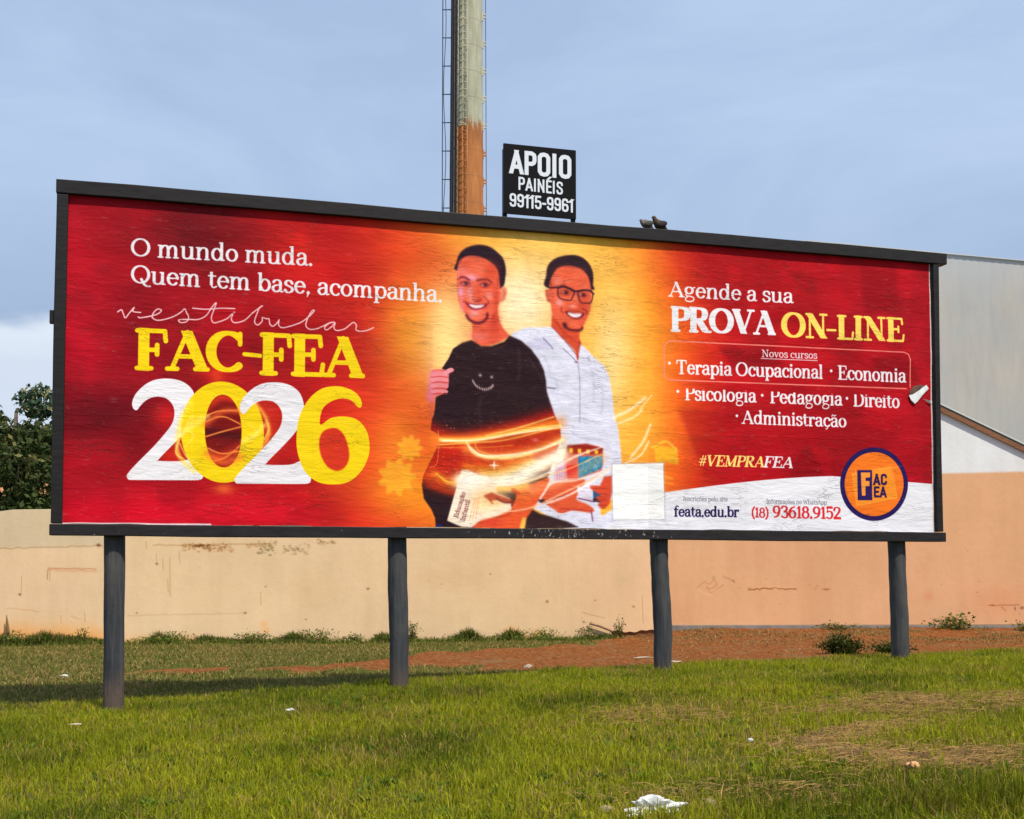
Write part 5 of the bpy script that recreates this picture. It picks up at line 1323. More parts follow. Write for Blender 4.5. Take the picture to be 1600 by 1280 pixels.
# ------------------------------------------------------------------ TELECOM MAST
TX, TY = -1.86, 46.0
mast = empty('telecom_mast', (TX, TY, 0), 0)
tag(mast, 'tall round telecom mast, grey above and orange below, with ladder and cables behind the billboard', 'mast')
def m_mast():
    m, t, b = mat('mast_shaft', (0.4, 0.4, 0.35), 0.75, 0.2)
    co = coords(t)
    sx = N(t, 'ShaderNodeSeparateXYZ'); t.links.new(co, sx.inputs[0])
    st = noise(t, co, 1.3, 6, 0.7, 0.0, (3, 3, .5))
    st2 = noise(t, co, 4.5, 4, 0.7, 0.0, (1.6, 1.6, .16))
    za = N(t, 'ShaderNodeMath', operation='MULTIPLY_ADD'); za.inputs[1].default_value = 2.2; t.links.new(st2, za.inputs[0]); t.links.new(sx.outputs['Z'], za.inputs[2])
    mz = N(t, 'ShaderNodeMapRange'); mz.inputs['From Min'].default_value = 0; mz.inputs['From Max'].default_value = 40; t.links.new(za.outputs[0], mz.inputs['Value'])
    k = (20.9) / 40
    w = ramp(t, mz.outputs[0], [(k - .004, (0, 0, 0)), (k + .004, (1, 1, 1))])
    org = ramp(t, st, [(0.3, (0.27, 0.095, 0.028)), (0.7, (0.44, 0.175, 0.055))])
    gry = ramp(t, st, [(0.3, (0.25, 0.255, 0.18)), (0.7, (0.42, 0.42, 0.33))])
    band = ramp(t, mz.outputs[0], [(k - .022, (0, 0, 0)), (k - .016, (.6, .6, .6)), (k - .003, (.6, .6, .6)), (k, (0, 0, 0))])
    base = mixc(t, w, mixc(t, band, org, (0.24, 0.09, 0.03)), gry)
    p = N(t, 'ShaderNodeMath', operation='PINGPONG'); p.inputs[1].default_value = 0.55; t.links.new(sx.outputs['Z'], p.inputs[0])
    jn = ramp(t, p.outputs[0], [(0, (.5, .5, .5)), (0.025, (0, 0, 0))])
    base = mixc(t, jn, base, (0.12, 0.09, 0.06))
    t.links.new(base, b.inputs['Base Color'])
    bump(t, b, st, 0.3, 0.02)
    return m
M_mast = m_mast()
b = MB(); zz = np.linspace(-0.5, 42, 30); b.tube([(0, 0, z) for z in zz], [0.76 - 0.0055 * z for z in zz], 40); b.build('shaft', M_mast, mast)
M_cable = mat('black_cable', (0.030, 0.028, 0.032), 0.6)[0]
M_greycable = mat('grey_cable', (0.13, 0.105, 0.095), 0.6)[0]
M_steel = mat('dark_steel', (0.07, 0.085, 0.13), 0.6)[0]
M_orsteel = mat('orange_steel', (0.42, 0.16, 0.05), 0.65)[0]
M_ltsteel = mat('light_steel', (0.50, 0.48, 0.36), 0.6)[0]
rad = lambda z: 0.76 - 0.0055 * z
# feeder cables on the left flank
for k, (a, dr) in enumerate(((200, .06), (206, .07), (212, .06), (218, .07), (224, .06), (229, .05), (234, .045))):
    a = R(a); b = MB(); zz = np.linspace(0, 41, 42)
    b.tube([((rad(z) + dr) * math.cos(a + .012 * math.sin(z * 2 + k)), (rad(z) + dr) * math.sin(a), z) for z in zz], 0.032 if k % 2 else 0.04, 6); b.build('cable', M_cable if k % 2 else M_greycable, mast)
# outer cable ladder left
b = MB()
for px0 in (-1.04, -1.0): pass
b.tube([(-1.03, -.1, z) for z in np.linspace(0, 41, 30)], 0.022, 6); b.tube([(-0.94 + .05 * math.sin(z * 1.1), -.12, z) for z in np.linspace(0, 41, 80)], 0.016, 6)
z = 0.8
while z < 41: b.tube([(-1.06, -.1, z), (-rad(z) + .03, -.1, z)], 0.022, 6); z += 1.2
b.build('cable_rack', M_steel, mast)
# climbing ladder on the front
def ladder(z0, z1, m):
    b = MB()
    a0, a1 = R(242), R(272)
    for a in (a0, (a0 + a1) / 2, a1):
        b.tube([((rad(z) + .12) * math.cos(a), (rad(z) + .12) * math.sin(a), z) for z in np.linspace(z0, z1, 12)], 0.017, 6)
    z = z0
    while z < z1:
        b.tube([((rad(z) + .12) * math.cos(a), (rad(z) + .12) * math.sin(a), z) for a in np.linspace(a0, a1, 4)], 0.014, 5); z += 0.3
    z = z0
    while z < z1:
        b.tube([((rad(z) + .05 + .35 * math.sin((a - a0) / (a1 - a0) * 3.14)) * math.cos(a), (rad(z) + .05 + .35 * math.sin((a - a0) / (a1 - a0) * 3.14)) * math.sin(a), z) for a in np.linspace(a0 - .12, a1 + .1, 9)], 0.014, 5); z += 1.1
    b.build('ladder', m, mast)
ladder(0.5, 19.6, M_orsteel); ladder(19.65, 41, M_ltsteel)
# step brackets with a rail on the right
b = MB(); b.tube([(rad(z) + .13, -.05, z) for z in np.linspace(0, 41, 10)], 0.016, 6); b.build('guide_rail', M_steel, mast)
z = 1.0; 
while z < 41:
    b = MB(); r_ = rad(z)
    b.box(r_ - .03, r_ + .14, -.09, -.01, z + .05, z + .10); b.box(r_ - .03, r_ + .14, -.09, -.01, z + .18, z + .23); b.box(r_ - .02, r_ + .03, -.11, .01, z - .05, z + .32)
    b.build('bracket', M_orsteel if z < 19.3 else M_ltsteel, mast); z += 1.17
# ------------------------------------------------------------------ GROUND
xs = np.unique(np.concatenate([-np.geomspace(14, 700, 26), np.arange(-14, 14.01, 0.1), np.geomspace(14, 700, 26)]))
ys = np.unique(np.concatenate([-np.geomspace(2, 300, 16), np.arange(-2, 3, .5), np.arange(3, 24.01, 0.1), np.geomspace(24, 1500, 30)]))
GX, GY = np.meshgrid(xs, ys)
GZ = ground_z(GX, GY)
dd = dirt_amount(GX, GY)
GZ = GZ + dd * 0.015 * np.sin(GX * 14 + 3 * np.sin(GY * 9)) * np.sin(GY * 17)
fade = np.clip((np.abs(GX) - 15) / 30, 0, 1) + np.clip((GY - 24) / 20, 0, 1)
GZ = GZ * (1 - np.clip(fade, 0, 1)) + 0.1 * np.clip(fade, 0, 1)
def m_ground():
    m, t, b = mat('soil_and_turf', (0.1, 0.1, 0.05), 0.95, 0.1)
    co = coords(t)
    at = N(t, 'ShaderNodeAttribute'); at.attribute_name = 'tint'
    n1 = noise(t, co, 2.0, 6, 0.65); n2 = noise(t, co, 14, 5, 0.7); n3 = noise(t, co, 55, 3, 0.6)
    dirt = ramp(t, n2, [(0.28, (0.085, 0.028, 0.009)), (0.5, (0.21, 0.068, 0.018)), (0.72, (0.38, 0.155, 0.048))])
    dirt = mixc(t, ramp(t, n1, [(0.5, (0, 0, 0)), (0.68, (.7, .7, .7))]), dirt, (0.20, 0.12, 0.055))
    dirt = mixc(t, ramp(t, n3, [(0.68, (0, 0, 0)), (0.74, (1, 1, 1))]), dirt, (0.42, 0.30, 0.17))
    turf = ramp(t, n2, [(0.3, (0.055, 0.065, 0.012)), (0.6, (0.11, 0.115, 0.022)), (0.8, (0.17, 0.14, 0.04))])
    sp = N(t, 'ShaderNodeSeparateColor'); t.links.new(at.outputs['Color'], sp.inputs[0])
    a = N(t, 'ShaderNodeMath', operation='ADD'); t.links.new(sp.outputs[0], a.inputs[0])
    s = N(t, 'ShaderNodeMath', operation='MULTIPLY_ADD'); s.inputs[1].default_value = 0.9; s.inputs[2].default_value = -0.45; t.links.new(n2, s.inputs[0]); t.links.new(s.outputs[0], a.inputs[1])
    f = ramp(t, a.outputs[0], [(0.42, (0, 0, 0)), (0.58, (1, 1, 1))])
    t.links.new(mixc(t, f, turf, dirt), b.inputs['Base Color'])
    h = N(t, 'ShaderNodeMath', operation='MULTIPLY_ADD'); h.inputs[1].default_value = .4; t.links.new(n3, h.inputs[0]); t.links.new(n2, h.inputs[2])
    bump(t, b, h.outputs[0], 0.9, 0.05)
    return m
ii = np.arange(GX.size).reshape(GX.shape)
fa = np.stack([ii[:-1, :-1], ii[:-1, 1:], ii[1:, 1:], ii[1:, :-1]], -1).reshape(-1, 4)
col = np.zeros((GX.size, 3), np.float32); col[:, 0] = dd.ravel()
ground = np_mesh('ground', np.stack([GX, GY, GZ], -1).reshape(-1, 3), fa, m_ground(), None, True, col)
tag(ground, 'grassy verge falling to a strip of bare red earth before the wall', 'ground', kind='structure')

# ------------------------------------------------------------------ GRASS
def leaf_mat(name, trans=0.35, rough=0.6):
    m = bpy.data.materials.new(name); m.use_nodes = True
    t = m.node_tree; b = t.nodes['Principled BSDF']
    at = N(t, 'ShaderNodeAttribute'); at.attribute_name = 'tint'
    t.links.new(at.outputs['Color'], b.inputs['Base Color'])
    b.inputs['Roughness'].default_value = rough; b.inputs['Specular IOR Level'].default_value = 0.08
    tr = N(t, 'ShaderNodeBsdfTranslucent'); t.links.new(at.outputs['Color'], tr.inputs[0])
    mx = N(t, 'ShaderNodeMixShader'); mx.inputs[0].default_value = trans
    t.links.new(b.outputs[0], mx.inputs[1]); t.links.new(tr.outputs[0], mx.inputs[2])
    t.links.new(mx.outputs[0], t.nodes['Material Output'].inputs[0])
    return m
M_blade = leaf_mat('grass_blade')
def vnoise(x, y, s, seed):
    g = np.random.default_rng(seed).random((64, 64))
    x = x / s; y = y / s
    ix = np.floor(x).astype(int); iy = np.floor(y).astype(int); fx = x - ix; fy = y - iy
    fx = fx * fx * (3 - 2 * fx); fy = fy * fy * (3 - 2 * fy)
    q = lambda a, b_: g[(iy + b_) % 64, (ix + a) % 64]
    return (q(0, 0) * (1 - fx) + q(1, 0) * fx) * (1 - fy) + (q(0, 1) * (1 - fx) + q(1, 1) * fx) * fy
def dryness(X, Y):
    """patches of cut straw and yellowed grass on the right"""
    d = .8 * np.exp(-((X - 3.3) / .9) ** 2 - ((Y - 8.5) / .4) ** 2) + .7 * np.exp(-((X - 2.6) / .5) ** 2 - ((Y - 6.35) / .2) ** 2)
    d += .5 * np.exp(-((X - 2.2 - (Y - 7.3) * 1.5) / .25) ** 2 - ((Y - 7.4) / .6) ** 2) + .5 * np.exp(-((X - 1.2) / .6) ** 2 - ((Y - 8.2) / .5) ** 2)
    d += .4 * np.exp(-((X - 1.1) / .5) ** 2 - ((Y - 5.5) / .2) ** 2)
    return np.clip(d, 0, 1) * (.35 + .65 * vnoise(X + 30, Y + 30, .25, 21))
def blades(n, X, Y, Lh, wd, col, lean=0.6, seg3=True, yaw=None):
    rg = RNG
    Zg = ground_z(X, Y) - 0.004
    yaw = rg.uniform(0, 2 * np.pi, n) if yaw is None else yaw
    la = rg.uniform(0, 2 * np.pi, n)
    ln = np.abs(rg.normal(0, lean, n)) * Lh
    dx, dy = np.cos(yaw) * wd / 2, np.sin(yaw) * wd / 2
    lx, ly = np.cos(la) * ln, np.sin(la) * ln
    P = np.zeros((n, 5, 3), np.float32)
    for k, (sg, f, zf, wf) in enumerate(((-1, 0, 0, 1), (1, 0, 0, 1), (1, .32, .58, .8), (-1, .32, .58, .8), (0, 1, 1, 0))):
        P[:, k, 0] = X + sg * dx * wf + lx * f
        P[:, k, 1] = Y + sg * dy * wf + ly * f
        P[:, k, 2] = Zg + Lh * zf * (1 - .25 * np.clip(ln / Lh, 0, 1.5) * f)
    base = np.arange(n)[:, None] * 5
    flat = np.concatenate([base + [0, 1, 2, 3], base + [3, 2, 4]], 1)   # per blade: quad + tri
    counts = np.tile([4, 3], n)
    C = np.repeat(col, 5, 0)
    return P.reshape(-1, 3), flat, counts, C
def join(parts):
    V = []; F = []; K = []; C = []; o = 0
    for v, f, k, c in parts:
        V.append(v); F.append((f + o).ravel()); K.append(k); C.append(c); o += len(v)
    return np.concatenate(V), np.concatenate(F), np.concatenate(K), np.concatenate(C)
def board_s(X, Y): return -(X - BX) * sB + (Y - BY) * cB
def scatter(n, y0, y1, margin=1.2, power=1.0):
    y = y0 + (y1 - y0) * RNG.random(n) ** power
    x = RNG.uniform(-1, 1, n) * (y * 0.47 + margin)
    return x, y
def grass_cols(X, Y, n):
    g1 = vnoise(X + 50, Y + 50, .9, 1); g2 = vnoise(X + 50, Y + 50, .22, 2); r = RNG.random(n)
    A = np.array([.180, .225, .009]); B2 = np.array([.38, .37, .018]); D = np.array([.36, .25, .075]); K = np.array([.07, .10, .010])
    w = np.clip(.15 + .9 * g1 * .5 + .45 * (r - .4) + .25 * (g2 - .5), 0, 1)[:, None]
    c = A * (1 - w) + B2 * w
    dk = (np.clip((.50 - g1) * 2.6 + .5 * (vnoise(X + 20, Y + 70, 1.7, 41) - .5), 0, .85) * (RNG.random(n) < .7))[:, None]
    c = c * (1 - dk) + K * dk
    dry = dryness(X, Y)
    dd_ = (RNG.random(n) < .03 + .85 * dry + .16 * (g2 > .62) + .5 * np.clip(vnoise(X + 3, Y + 8, .7, 51) - .66, 0, 1) * 2)[:, None]
    c = np.where(dd_, D * (RNG.random((n, 1)) * .7 + .6), c)
    return c * RNG.uniform(.78, 1.22, (n, 1))
parts = []
n = 330000
X, Y = scatter(n, 4.6, 14.2, 1.0, 0.92)
ok = board_s(X, Y) < 0.75 + .25 * vnoise(X, Y, .3, 9)
keep = RNG.random(n) < (1 - .35 * dryness(X, Y)) * (.62 + .5 * vnoise(X, Y, .35, 3))
X, Y = X[ok & keep], Y[ok & keep]; n = len(X)
g = vnoise(X + 9, Y + 4, .5, 4)
Lh = (0.030 + 0.050 * RNG.random(n) ** 1.3) * (.50 + .55 * g + .55 * vnoise(X, Y, .16, 14)) * (1 - .45 * dryness(X, Y))
lush = np.exp(-((X - 2.2) / .9) ** 2 - ((Y - 5.2) / .3) ** 2)
Lh *= 1 + .9 * lush
c = grass_cols(X, Y, n); c = c * (1 - lush[:, None] * .45)
parts.append(blades(n, X, Y, Lh, 0.0064 * RNG.uniform(.6, 1.3, n), c, .6))
# the lawn goes on to both sides of the view, a little thinner
n = 150000
Y = RNG.uniform(3.0, 14.5, n); X = np.where(RNG.random(n) < .5, -1, 1) * (Y * .47 + .9 + RNG.uniform(0, 3.6, n))
ok = board_s(X, Y) < 0.8; X, Y = X[ok], Y[ok]; n = len(X)
parts.append(blades(n, X, Y, RNG.uniform(.03, .075, n), .0095 * RNG.uniform(.6, 1.3, n), grass_cols(X, Y, n), .6))
n = 30000
Y = RNG.uniform(2.2, 4.7, n); X = RNG.uniform(-3.2, 3.2, n)
parts.append(blades(n, X, Y, RNG.uniform(.03, .06, n), .008 * RNG.uniform(.6, 1.3, n), grass_cols(X, Y, n), .6))
# taller tufts
nt_ = 420
tx, ty = scatter(nt_, 4.8, 13, .8)
k = board_s(tx, ty) < .6; tx, ty = tx[k], ty[k]
m_ = 16
X = np.repeat(tx, m_) + RNG.normal(0, .022, len(tx) * m_); Y = np.repeat(ty, m_) + RNG.normal(0, .022, len(tx) * m_); n = len(X)
parts.append(blades(n, X, Y, RNG.uniform(.06, .13, n), 0.0065 * RNG.uniform(.7, 1.2, n), grass_cols(X, Y, n), .5))
# broad leaved weeds, low among the blades
tx, ty = scatter(520, 4.8, 13.5, .8)
k = board_s(tx, ty) < .6; tx, ty = tx[k], ty[k]; m_ = 12
X = np.repeat(tx, m_) + RNG.normal(0, .02, len(tx) * m_); Y = np.repeat(ty, m_) + RNG.normal(0, .02, len(tx) * m_); n = len(X)
c = np.array([.10, .17, .02]) * np.repeat(RNG.uniform(.6, 1.5, len(tx)), m_)[:, None]
parts.append(blades(n, X, Y, RNG.uniform(.03, .065, n), .017 * RNG.uniform(.6, 1.3, n), c, 1.1))
# dead stalks
n = 2600
X, Y = scatter(n, 4.8, 13.5, .8)
k = board_s(X, Y) < .6; X, Y = X[k], Y[k]; n = len(X)
parts.append(blades(n, X, Y, RNG.uniform(.05, .12, n), .004 * RNG.uniform(.6, 1.3, n), np.array([.42, .30, .12]) * RNG.uniform(.5, 1.2, (n, 1)), 1.0))
v, f, k, c = join(parts)
lawn = np_mesh('lawn_grass', v, f, M_blade, None, False, c, k)
tag(lawn, 'yellow green lawn grass in front of and under the billboard', 'grass', kind='stuff')

# weeds behind the board: short brownish growth
n = 220000
X = RNG.uniform(-10.5, 3.2, n); Y = RNG.uniform(9.8, 20.6, n)
s_ = board_s(X, Y)
wl = 19.28 + (X + 8.8) * math.tan(wa)
p_ = (1 - dirt_amount(X, Y)) ** 2 * (s_ > .6) * (Y < wl - .02) * (.25 + 1.2 * vnoise(X, Y, .45, 6)) * np.where(s_ < 2.0, 1.2, .85)
k = RNG.random(n) < p_ * .95; X, Y = X[k], Y[k]; n = len(X)
dist = wl[k] - Y
r = RNG.random((n, 1)); g = vnoise(X, Y, .6, 8)[:, None]
c = np.where(r < .34 + .4 * g, np.array([.14, .16, .03]), np.array([.33, .24, .09])) * RNG.uniform(.7, 1.3, (n, 1))
near = (dist < .55)[:, None]
c = np.where(near & (RNG.random((n, 1)) < .75), np.array([.13, .17, .03]) * RNG.uniform(.7, 1.3, (n, 1)), c)
Lh = RNG.uniform(.02, .07, n) * np.where(dist < .5, 2.0, 1.0)
w1 = blades(n, X, Y, Lh, .012 * RNG.uniform(.6, 1.4, n), c, 1.0)
# sparse tufts and litter leaves on the right earth
n = 46000
X = RNG.uniform(1.6, 13, n); Y = RNG.uniform(14.0, 22.2, n)
k = RNG.random(n) < (.10 + .9 * np.clip((Y - 18.6) / 2.2, 0, 1)) * (vnoise(X, Y, .5, 12) > .40); X, Y = X[k], Y[k]; n = len(X)
c = np.where(RNG.random((n, 1)) < .25 + .3 * (X[:, None] > 6), np.array([.15, .16, .04]), np.array([.36, .24, .11])) * RNG.uniform(.6, 1.3, (n, 1))
w2 = blades(n, X, Y, RNG.uniform(.015, .06, n), .014 * RNG.uniform(.6, 1.4, n), c, 1.4)
n = 26000
X = RNG.uniform(-9.6, 1.7, n); Y = 19.28 + (X + 8.8) * math.tan(wa) - .03 - np.abs(RNG.normal(0, .12, n))
g = vnoise(X, Y * 0 + 3, .38, 31); k = RNG.random(n) < np.clip(g * 2.2 - .55, .08, 1); X, Y, g = X[k], Y[k], g[k]; n = len(X)
c = np.where(RNG.random((n, 1)) < .8, np.array([.09, .13, .022]), np.array([.26, .18, .07])) * RNG.uniform(.6, 1.3, (n, 1))
w3 = blades(n, X, Y, RNG.uniform(.05, .24, n) * g ** 1.5 * 1.6, .022 * RNG.uniform(.5, 1.3, n), c, .8)
v, f, k, c = join([w1, w2, w3])
tag(np_mesh('weedy_growth', v, f, M_blade, None, False, c, k), 'short brownish weeds and dead leaves between the billboard and the wall', 'weeds', kind='stuff')

# cut straw lying over the lawn
n = 7000
cx = RNG.choice(26, n)
_r = np.random.default_rng(77)
cen = np.concatenate([np.stack([_r.uniform(2.2, 4.3, 10), _r.normal(8.6, .28, 10), _r.uniform(.12, .42, 10), _r.uniform(.05, .16, 10)], 1),
    np.stack([_r.uniform(1.9, 2.9, 7), _r.normal(6.45, .18, 7), _r.uniform(.1, .3, 7), _r.uniform(.04, .10, 7)], 1),
    np.array([(1.7 + .17 * i, 6.9 + .13 * i, .13, .07) for i in range(6)]), [(1.2, 8.2, .35, .15), (.9, 8.6, .2, .1), (1.1, 5.75, .35, .08)]])
X = cen[cx, 0] + RNG.normal(0, 1.25, n) * cen[cx, 2]; Y = cen[cx, 1] + RNG.standard_t(3, n) * cen[cx, 3] * 1.3
L = RNG.uniform(.04, .15, n); a = RNG.normal(0.25, .75, n); h = ground_z(X, Y) + RNG.uniform(.004, .040, n)
P = np.zeros((n, 6, 3), np.float32); wd = RNG.uniform(.0010, .0022, n); bend = RNG.normal(0, .18, n) * L; rise = RNG.normal(0, .12, n) * L
for k, (f_, bz) in enumerate(((0, 0), (.5, 1), (1, 0))):
    x = X + np.cos(a) * L * f_ - np.sin(a) * bend * bz; y = Y + np.sin(a) * L * f_ + np.cos(a) * bend * bz; z = h + rise * (f_ - .5) + .01 * bz
    P[:, 2 * k] = np.stack([x - np.sin(a) * wd, y + np.cos(a) * wd, z + wd], 1); P[:, 2 * k + 1] = np.stack([x + np.sin(a) * wd, y - np.cos(a) * wd, z - wd * .3], 1)
bb = np.arange(n)[:, None] * 6
fa = np.concatenate([bb + [0, 1, 3, 2], bb + [2, 3, 5, 4]], 0)
c = np.array([.40, .24, .08]) * RNG.uniform(.25, 1.1, (n, 1)) + RNG.uniform(0, .03, (n, 3))
straw = np_mesh('dry_straw', P.reshape(-1, 3), fa, M_blade, None, False, np.repeat(c, 6, 0))
tag(straw, 'tan dry cut straw strewn over the grass at the lower right', 'straw', kind='stuff')

# ------------------------------------------------------------------ leafy weeds and small shrubs at the wall
M_leaf = leaf_mat('weed_leaf', .3)
def weed(name, label, x, y, w, h, nl, dark=1.0, leaf=.035, stems=6, dry=.1, group=None, cat='plant'):
    z = float(ground_z(x, y)) - .01
    r = empty(name, (x, y, z))
    tag(r, label, cat, group)
    rg = np.random.default_rng(int(abs(x * 997 + y * 131)) + 3)
    sb = MB()
    tips = []
    for i in range(stems):
        a = rg.uniform(0, 6.28); q = rg.uniform(.2, 1) * w / 2; hh = h * rg.uniform(.55, 1)
        tip = (q * math.cos(a), q * math.sin(a) * .6, hh); tips.append(tip)
        sb.tube([(tip[0] * .15, tip[1] * .15, 0), (tip[0] * .55, tip[1] * .55, hh * .55), tip], [.007, .005, .0025], 5)
    sb.build('stems', mat('stem_' + name, (.12, .10, .04), .8)[0], r)
    t_ = rg.integers(0, stems, nl); f_ = rg.uniform(.08, 1, nl) ** 1.35
    T_ = np.array(tips)[t_]
    C_ = T_ * np.stack([f_ ** 1.2, f_ ** 1.2, f_], 1) + rg.normal(0, 1, (nl, 3)) * [w * .11, w * .08, h * .07]
    C_[:, 2] = np.abs(C_[:, 2])
    L = leaf * rg.uniform(.5, 1.3, nl); d = rg.normal(0, 1, (nl, 3)); d[:, 2] = d[:, 2] * .6 + .15; d /= np.linalg.norm(d, axis=1)[:, None]
    e = np.cross(d, rg.normal(0, 1, (nl, 3))); e /= np.linalg.norm(e, axis=1)[:, None]
    C_[:, 2] *= np.clip(1.15 - np.abs(C_[:, 0]) / w, .35, 1)
    V = np.stack([C_, C_ + d * (L * .5)[:, None] + e * (L * .24)[:, None], C_ + d * L[:, None], C_ + d * (L * .5)[:, None] - e * (L * .24)[:, None]], 1).reshape(-1, 3)
    F_ = np.arange(nl * 4).reshape(-1, 4)
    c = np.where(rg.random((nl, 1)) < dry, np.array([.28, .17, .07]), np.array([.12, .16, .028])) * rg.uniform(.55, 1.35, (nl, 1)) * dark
    np_mesh('leaves', V, F_, M_leaf, r, False, np.repeat(c, 4, 0))
def wl_y(x): return 19.28 + (x + 8.8) * math.tan(wa)
G_ = 'weeds along the foot of the wall'
W_ = [
 (-8.45, .22, .85, .30, 500, 'low dark green weed clump at the far left foot of the cream wall', 1.0, .1),
 (-7.35, .15, .35, .34, 200, 'small upright weed by the wall just left of the first post', .9, .15),
 (-5.9, .30, 1.15, .22, 1000, 'broad green mound of weeds at the wall right of the first post', 1.1, .05),
 (-4.55, .20, .9, .26, 700, 'ragged weed clump with thin dry stalks along the cream wall', 1.0, .25),
 (-3.45, .22, 1.0, .28, 800, 'spreading green weeds by the wall left of the second post', 1.0, .15),
 (-2.75, .2, .6, .18, 400, 'low patch of weeds at the wall close to the second post', .9, .15),
 (-1.75, .18, .45, .40, 380, 'pointed dark weed standing at the wall right of the second post', .85, .1),
 (-1.0, .2, .9, .14, 600, 'flat strip of green weeds at the wall between the middle posts', 1.1, .1),
 (-.2, .2, .8, .16, 500, 'low creeping weed patch below the middle of the billboard', 1.0, .15),
 (.55, .3, .95, .24, 900, 'rounded bright green weed mound by the wall before the bare earth', 1.2, .08),
 (1.35, .12, .6, .36, 220, 'sparse stalky weed against the cream wall near its chipped foot', .9, .4),
 (1.95, .10, .3, .42, 150, 'thin broad leaved weed in front of the chipped foot of the wall', .9, .3)]
for x, d_, w, h, nl, lab, dk, dr in W_:
    weed('weed_clump', lab, x, wl_y(x) - d_, w, h, nl, dk, .045, 7, dr, G_)
weed('shrub', 'green bushy shrub coloured dark as in shade left of the rightmost post', 4.95, 16.9, .80, .30, 3000, .42, .05, 14, .03)  # shade put into the leaf colour by the low dark factor
weed('shrub', 'low dark shrub touching the rightmost post from behind', 5.75, 16.9, .75, .24, 2000, .40, .05, 10, .03)  # leaves darkened the same way, standing in for shade
weed('weed_clump', 'tall spiky weed at the footing of the peach building right of the last post', 8.65, 21.9, 1.2, .30, 420, 1.0, .08, 12, .25)
weed('weed_clump', 'low weeds at the peach building between the last two posts', 6.3, 21.9, 1.0, .17, 420, .9, .05, 8, .35)
weed('weed_clump', 'small weeds against the peach building at the right edge', 9.9, 21.8, .8, .2, 300, 1.0, .05, 8, .35)
# dead stalk against the wall at the far left
ds = MB(); x0 = -8.55
ds.tube([(0, 0, 0), (-.03, 0, .2), (-.06, .01, .38), (-.07, .01, .50)], [.012, .028, .022, .008], 6)
o = ds.build('dead_stalk', m_simple_noise('dead_stalk', (.13, .08, .03), (.22, .14, .06), 30)); o.location = (x0, wl_y(x0) - .1, .2)
tag(o, 'brown dead plant stalk leaning on the cream wall at the far left', 'dead stalk')

# ------------------------------------------------------------------ trees beyond the wall
def tree(name, label, x, y, H, cr, nl, dark, trunk=.16, leaf=.13, cz=.55, seed=1, tone=(.05, .075, .022), squash=1.0):
    r = empty(name, (x, y, 0)); tag(r, label, 'tree')
    rg = np.random.default_rng(seed)
    b = MB(); b.tube([(0, 0, -.3), (.05, 0, H * .3), (-.05, .05, H * .6), (.02, 0, H * .85)], [trunk, trunk * .8, trunk * .5, trunk * .2], 10)
    lobes = []
    for i in range(26):
        a = rg.uniform(0, 6.28); q = cr * rg.uniform(.2, .82); z = H * (cz + (1 - cz) * rg.uniform(-.75, .72)); 
        q *= math.sqrt(max(.08, 1 - ((z / H - cz) / (1.12 - cz)) ** 2)) if z / H > cz else 1
        p = (q * math.cos(a), q * math.sin(a), z); lobes.append((p, cr * rg.uniform(.2, .42)))
        b.tube([(0, 0, z * .6), (p[0] * .5, p[1] * .5, z * .85), p], [trunk * .35, trunk * .2, .02], 6)
    b.build('trunk', m_simple_noise('bark_' + name, (.08, .06, .04), (.14, .11, .08), 8), r)
    lp = np.array([l[0] for l in lobes]); lr = np.array([l[1] for l in lobes])
    k = rg.integers(0, len(lobes), nl)
    d = rg.normal(0, 1, (nl, 3)); d /= np.linalg.norm(d, axis=1)[:, None]
    C_ = lp[k] + d * (lr[k] * rg.uniform(.35, 1.08, nl) ** .6)[:, None] * [1, 1, .8 * squash]
    n_ = rg.normal(0, 1, (nl, 3)) + d * .8 + [0, 0, .5]; n_ /= np.linalg.norm(n_, axis=1)[:, None]
    u = np.cross(n_, rg.normal(0, 1, (nl, 3))); u /= np.linalg.norm(u, axis=1)[:, None]; v_ = np.cross(n_, u)
    L = (leaf * rg.uniform(.4, 1.8, nl))[:, None]
    V = np.stack([C_ - u * L * .5, C_ + v_ * L * .28, C_ + u * L * .5, C_ - v_ * L * .28], 1).reshape(-1, 3)
    lobt = rg.uniform(.7, 1.35, len(lobes))[k][:, None]
    c = np.array(tone) * dark * lobt * rg.uniform(.6, 1.4, (nl, 1))
    c = np.where(rg.random((nl, 1)) < .16, np.array([.17, .16, .06]) * dark, c)
    np_mesh('crown', V, np.arange(nl * 4).reshape(-1, 4), M_leaf, r, False, np.repeat(c, 4, 0))
tree('leafy_tree', 'dense dark green tree beyond the wall left of the billboard', -12.9, 29, 6.5, 2.3, 17000, 1.0, cz=.5, seed=3)
tree('leafy_tree', 'slightly lower olive green tree at the left edge behind the wall', -15.9, 30.5, 6.3, 2.2, 17000, 1.15, cz=.5, seed=8, tone=(.06, .075, .03))
tree('leafy_tree', 'far bluish green tree showing at the left edge above the other crowns', -27.5, 62, 12.2, 5.0, 14000, 1.3, trunk=.3, leaf=.3, seed=5, tone=(.05, .085, .05))
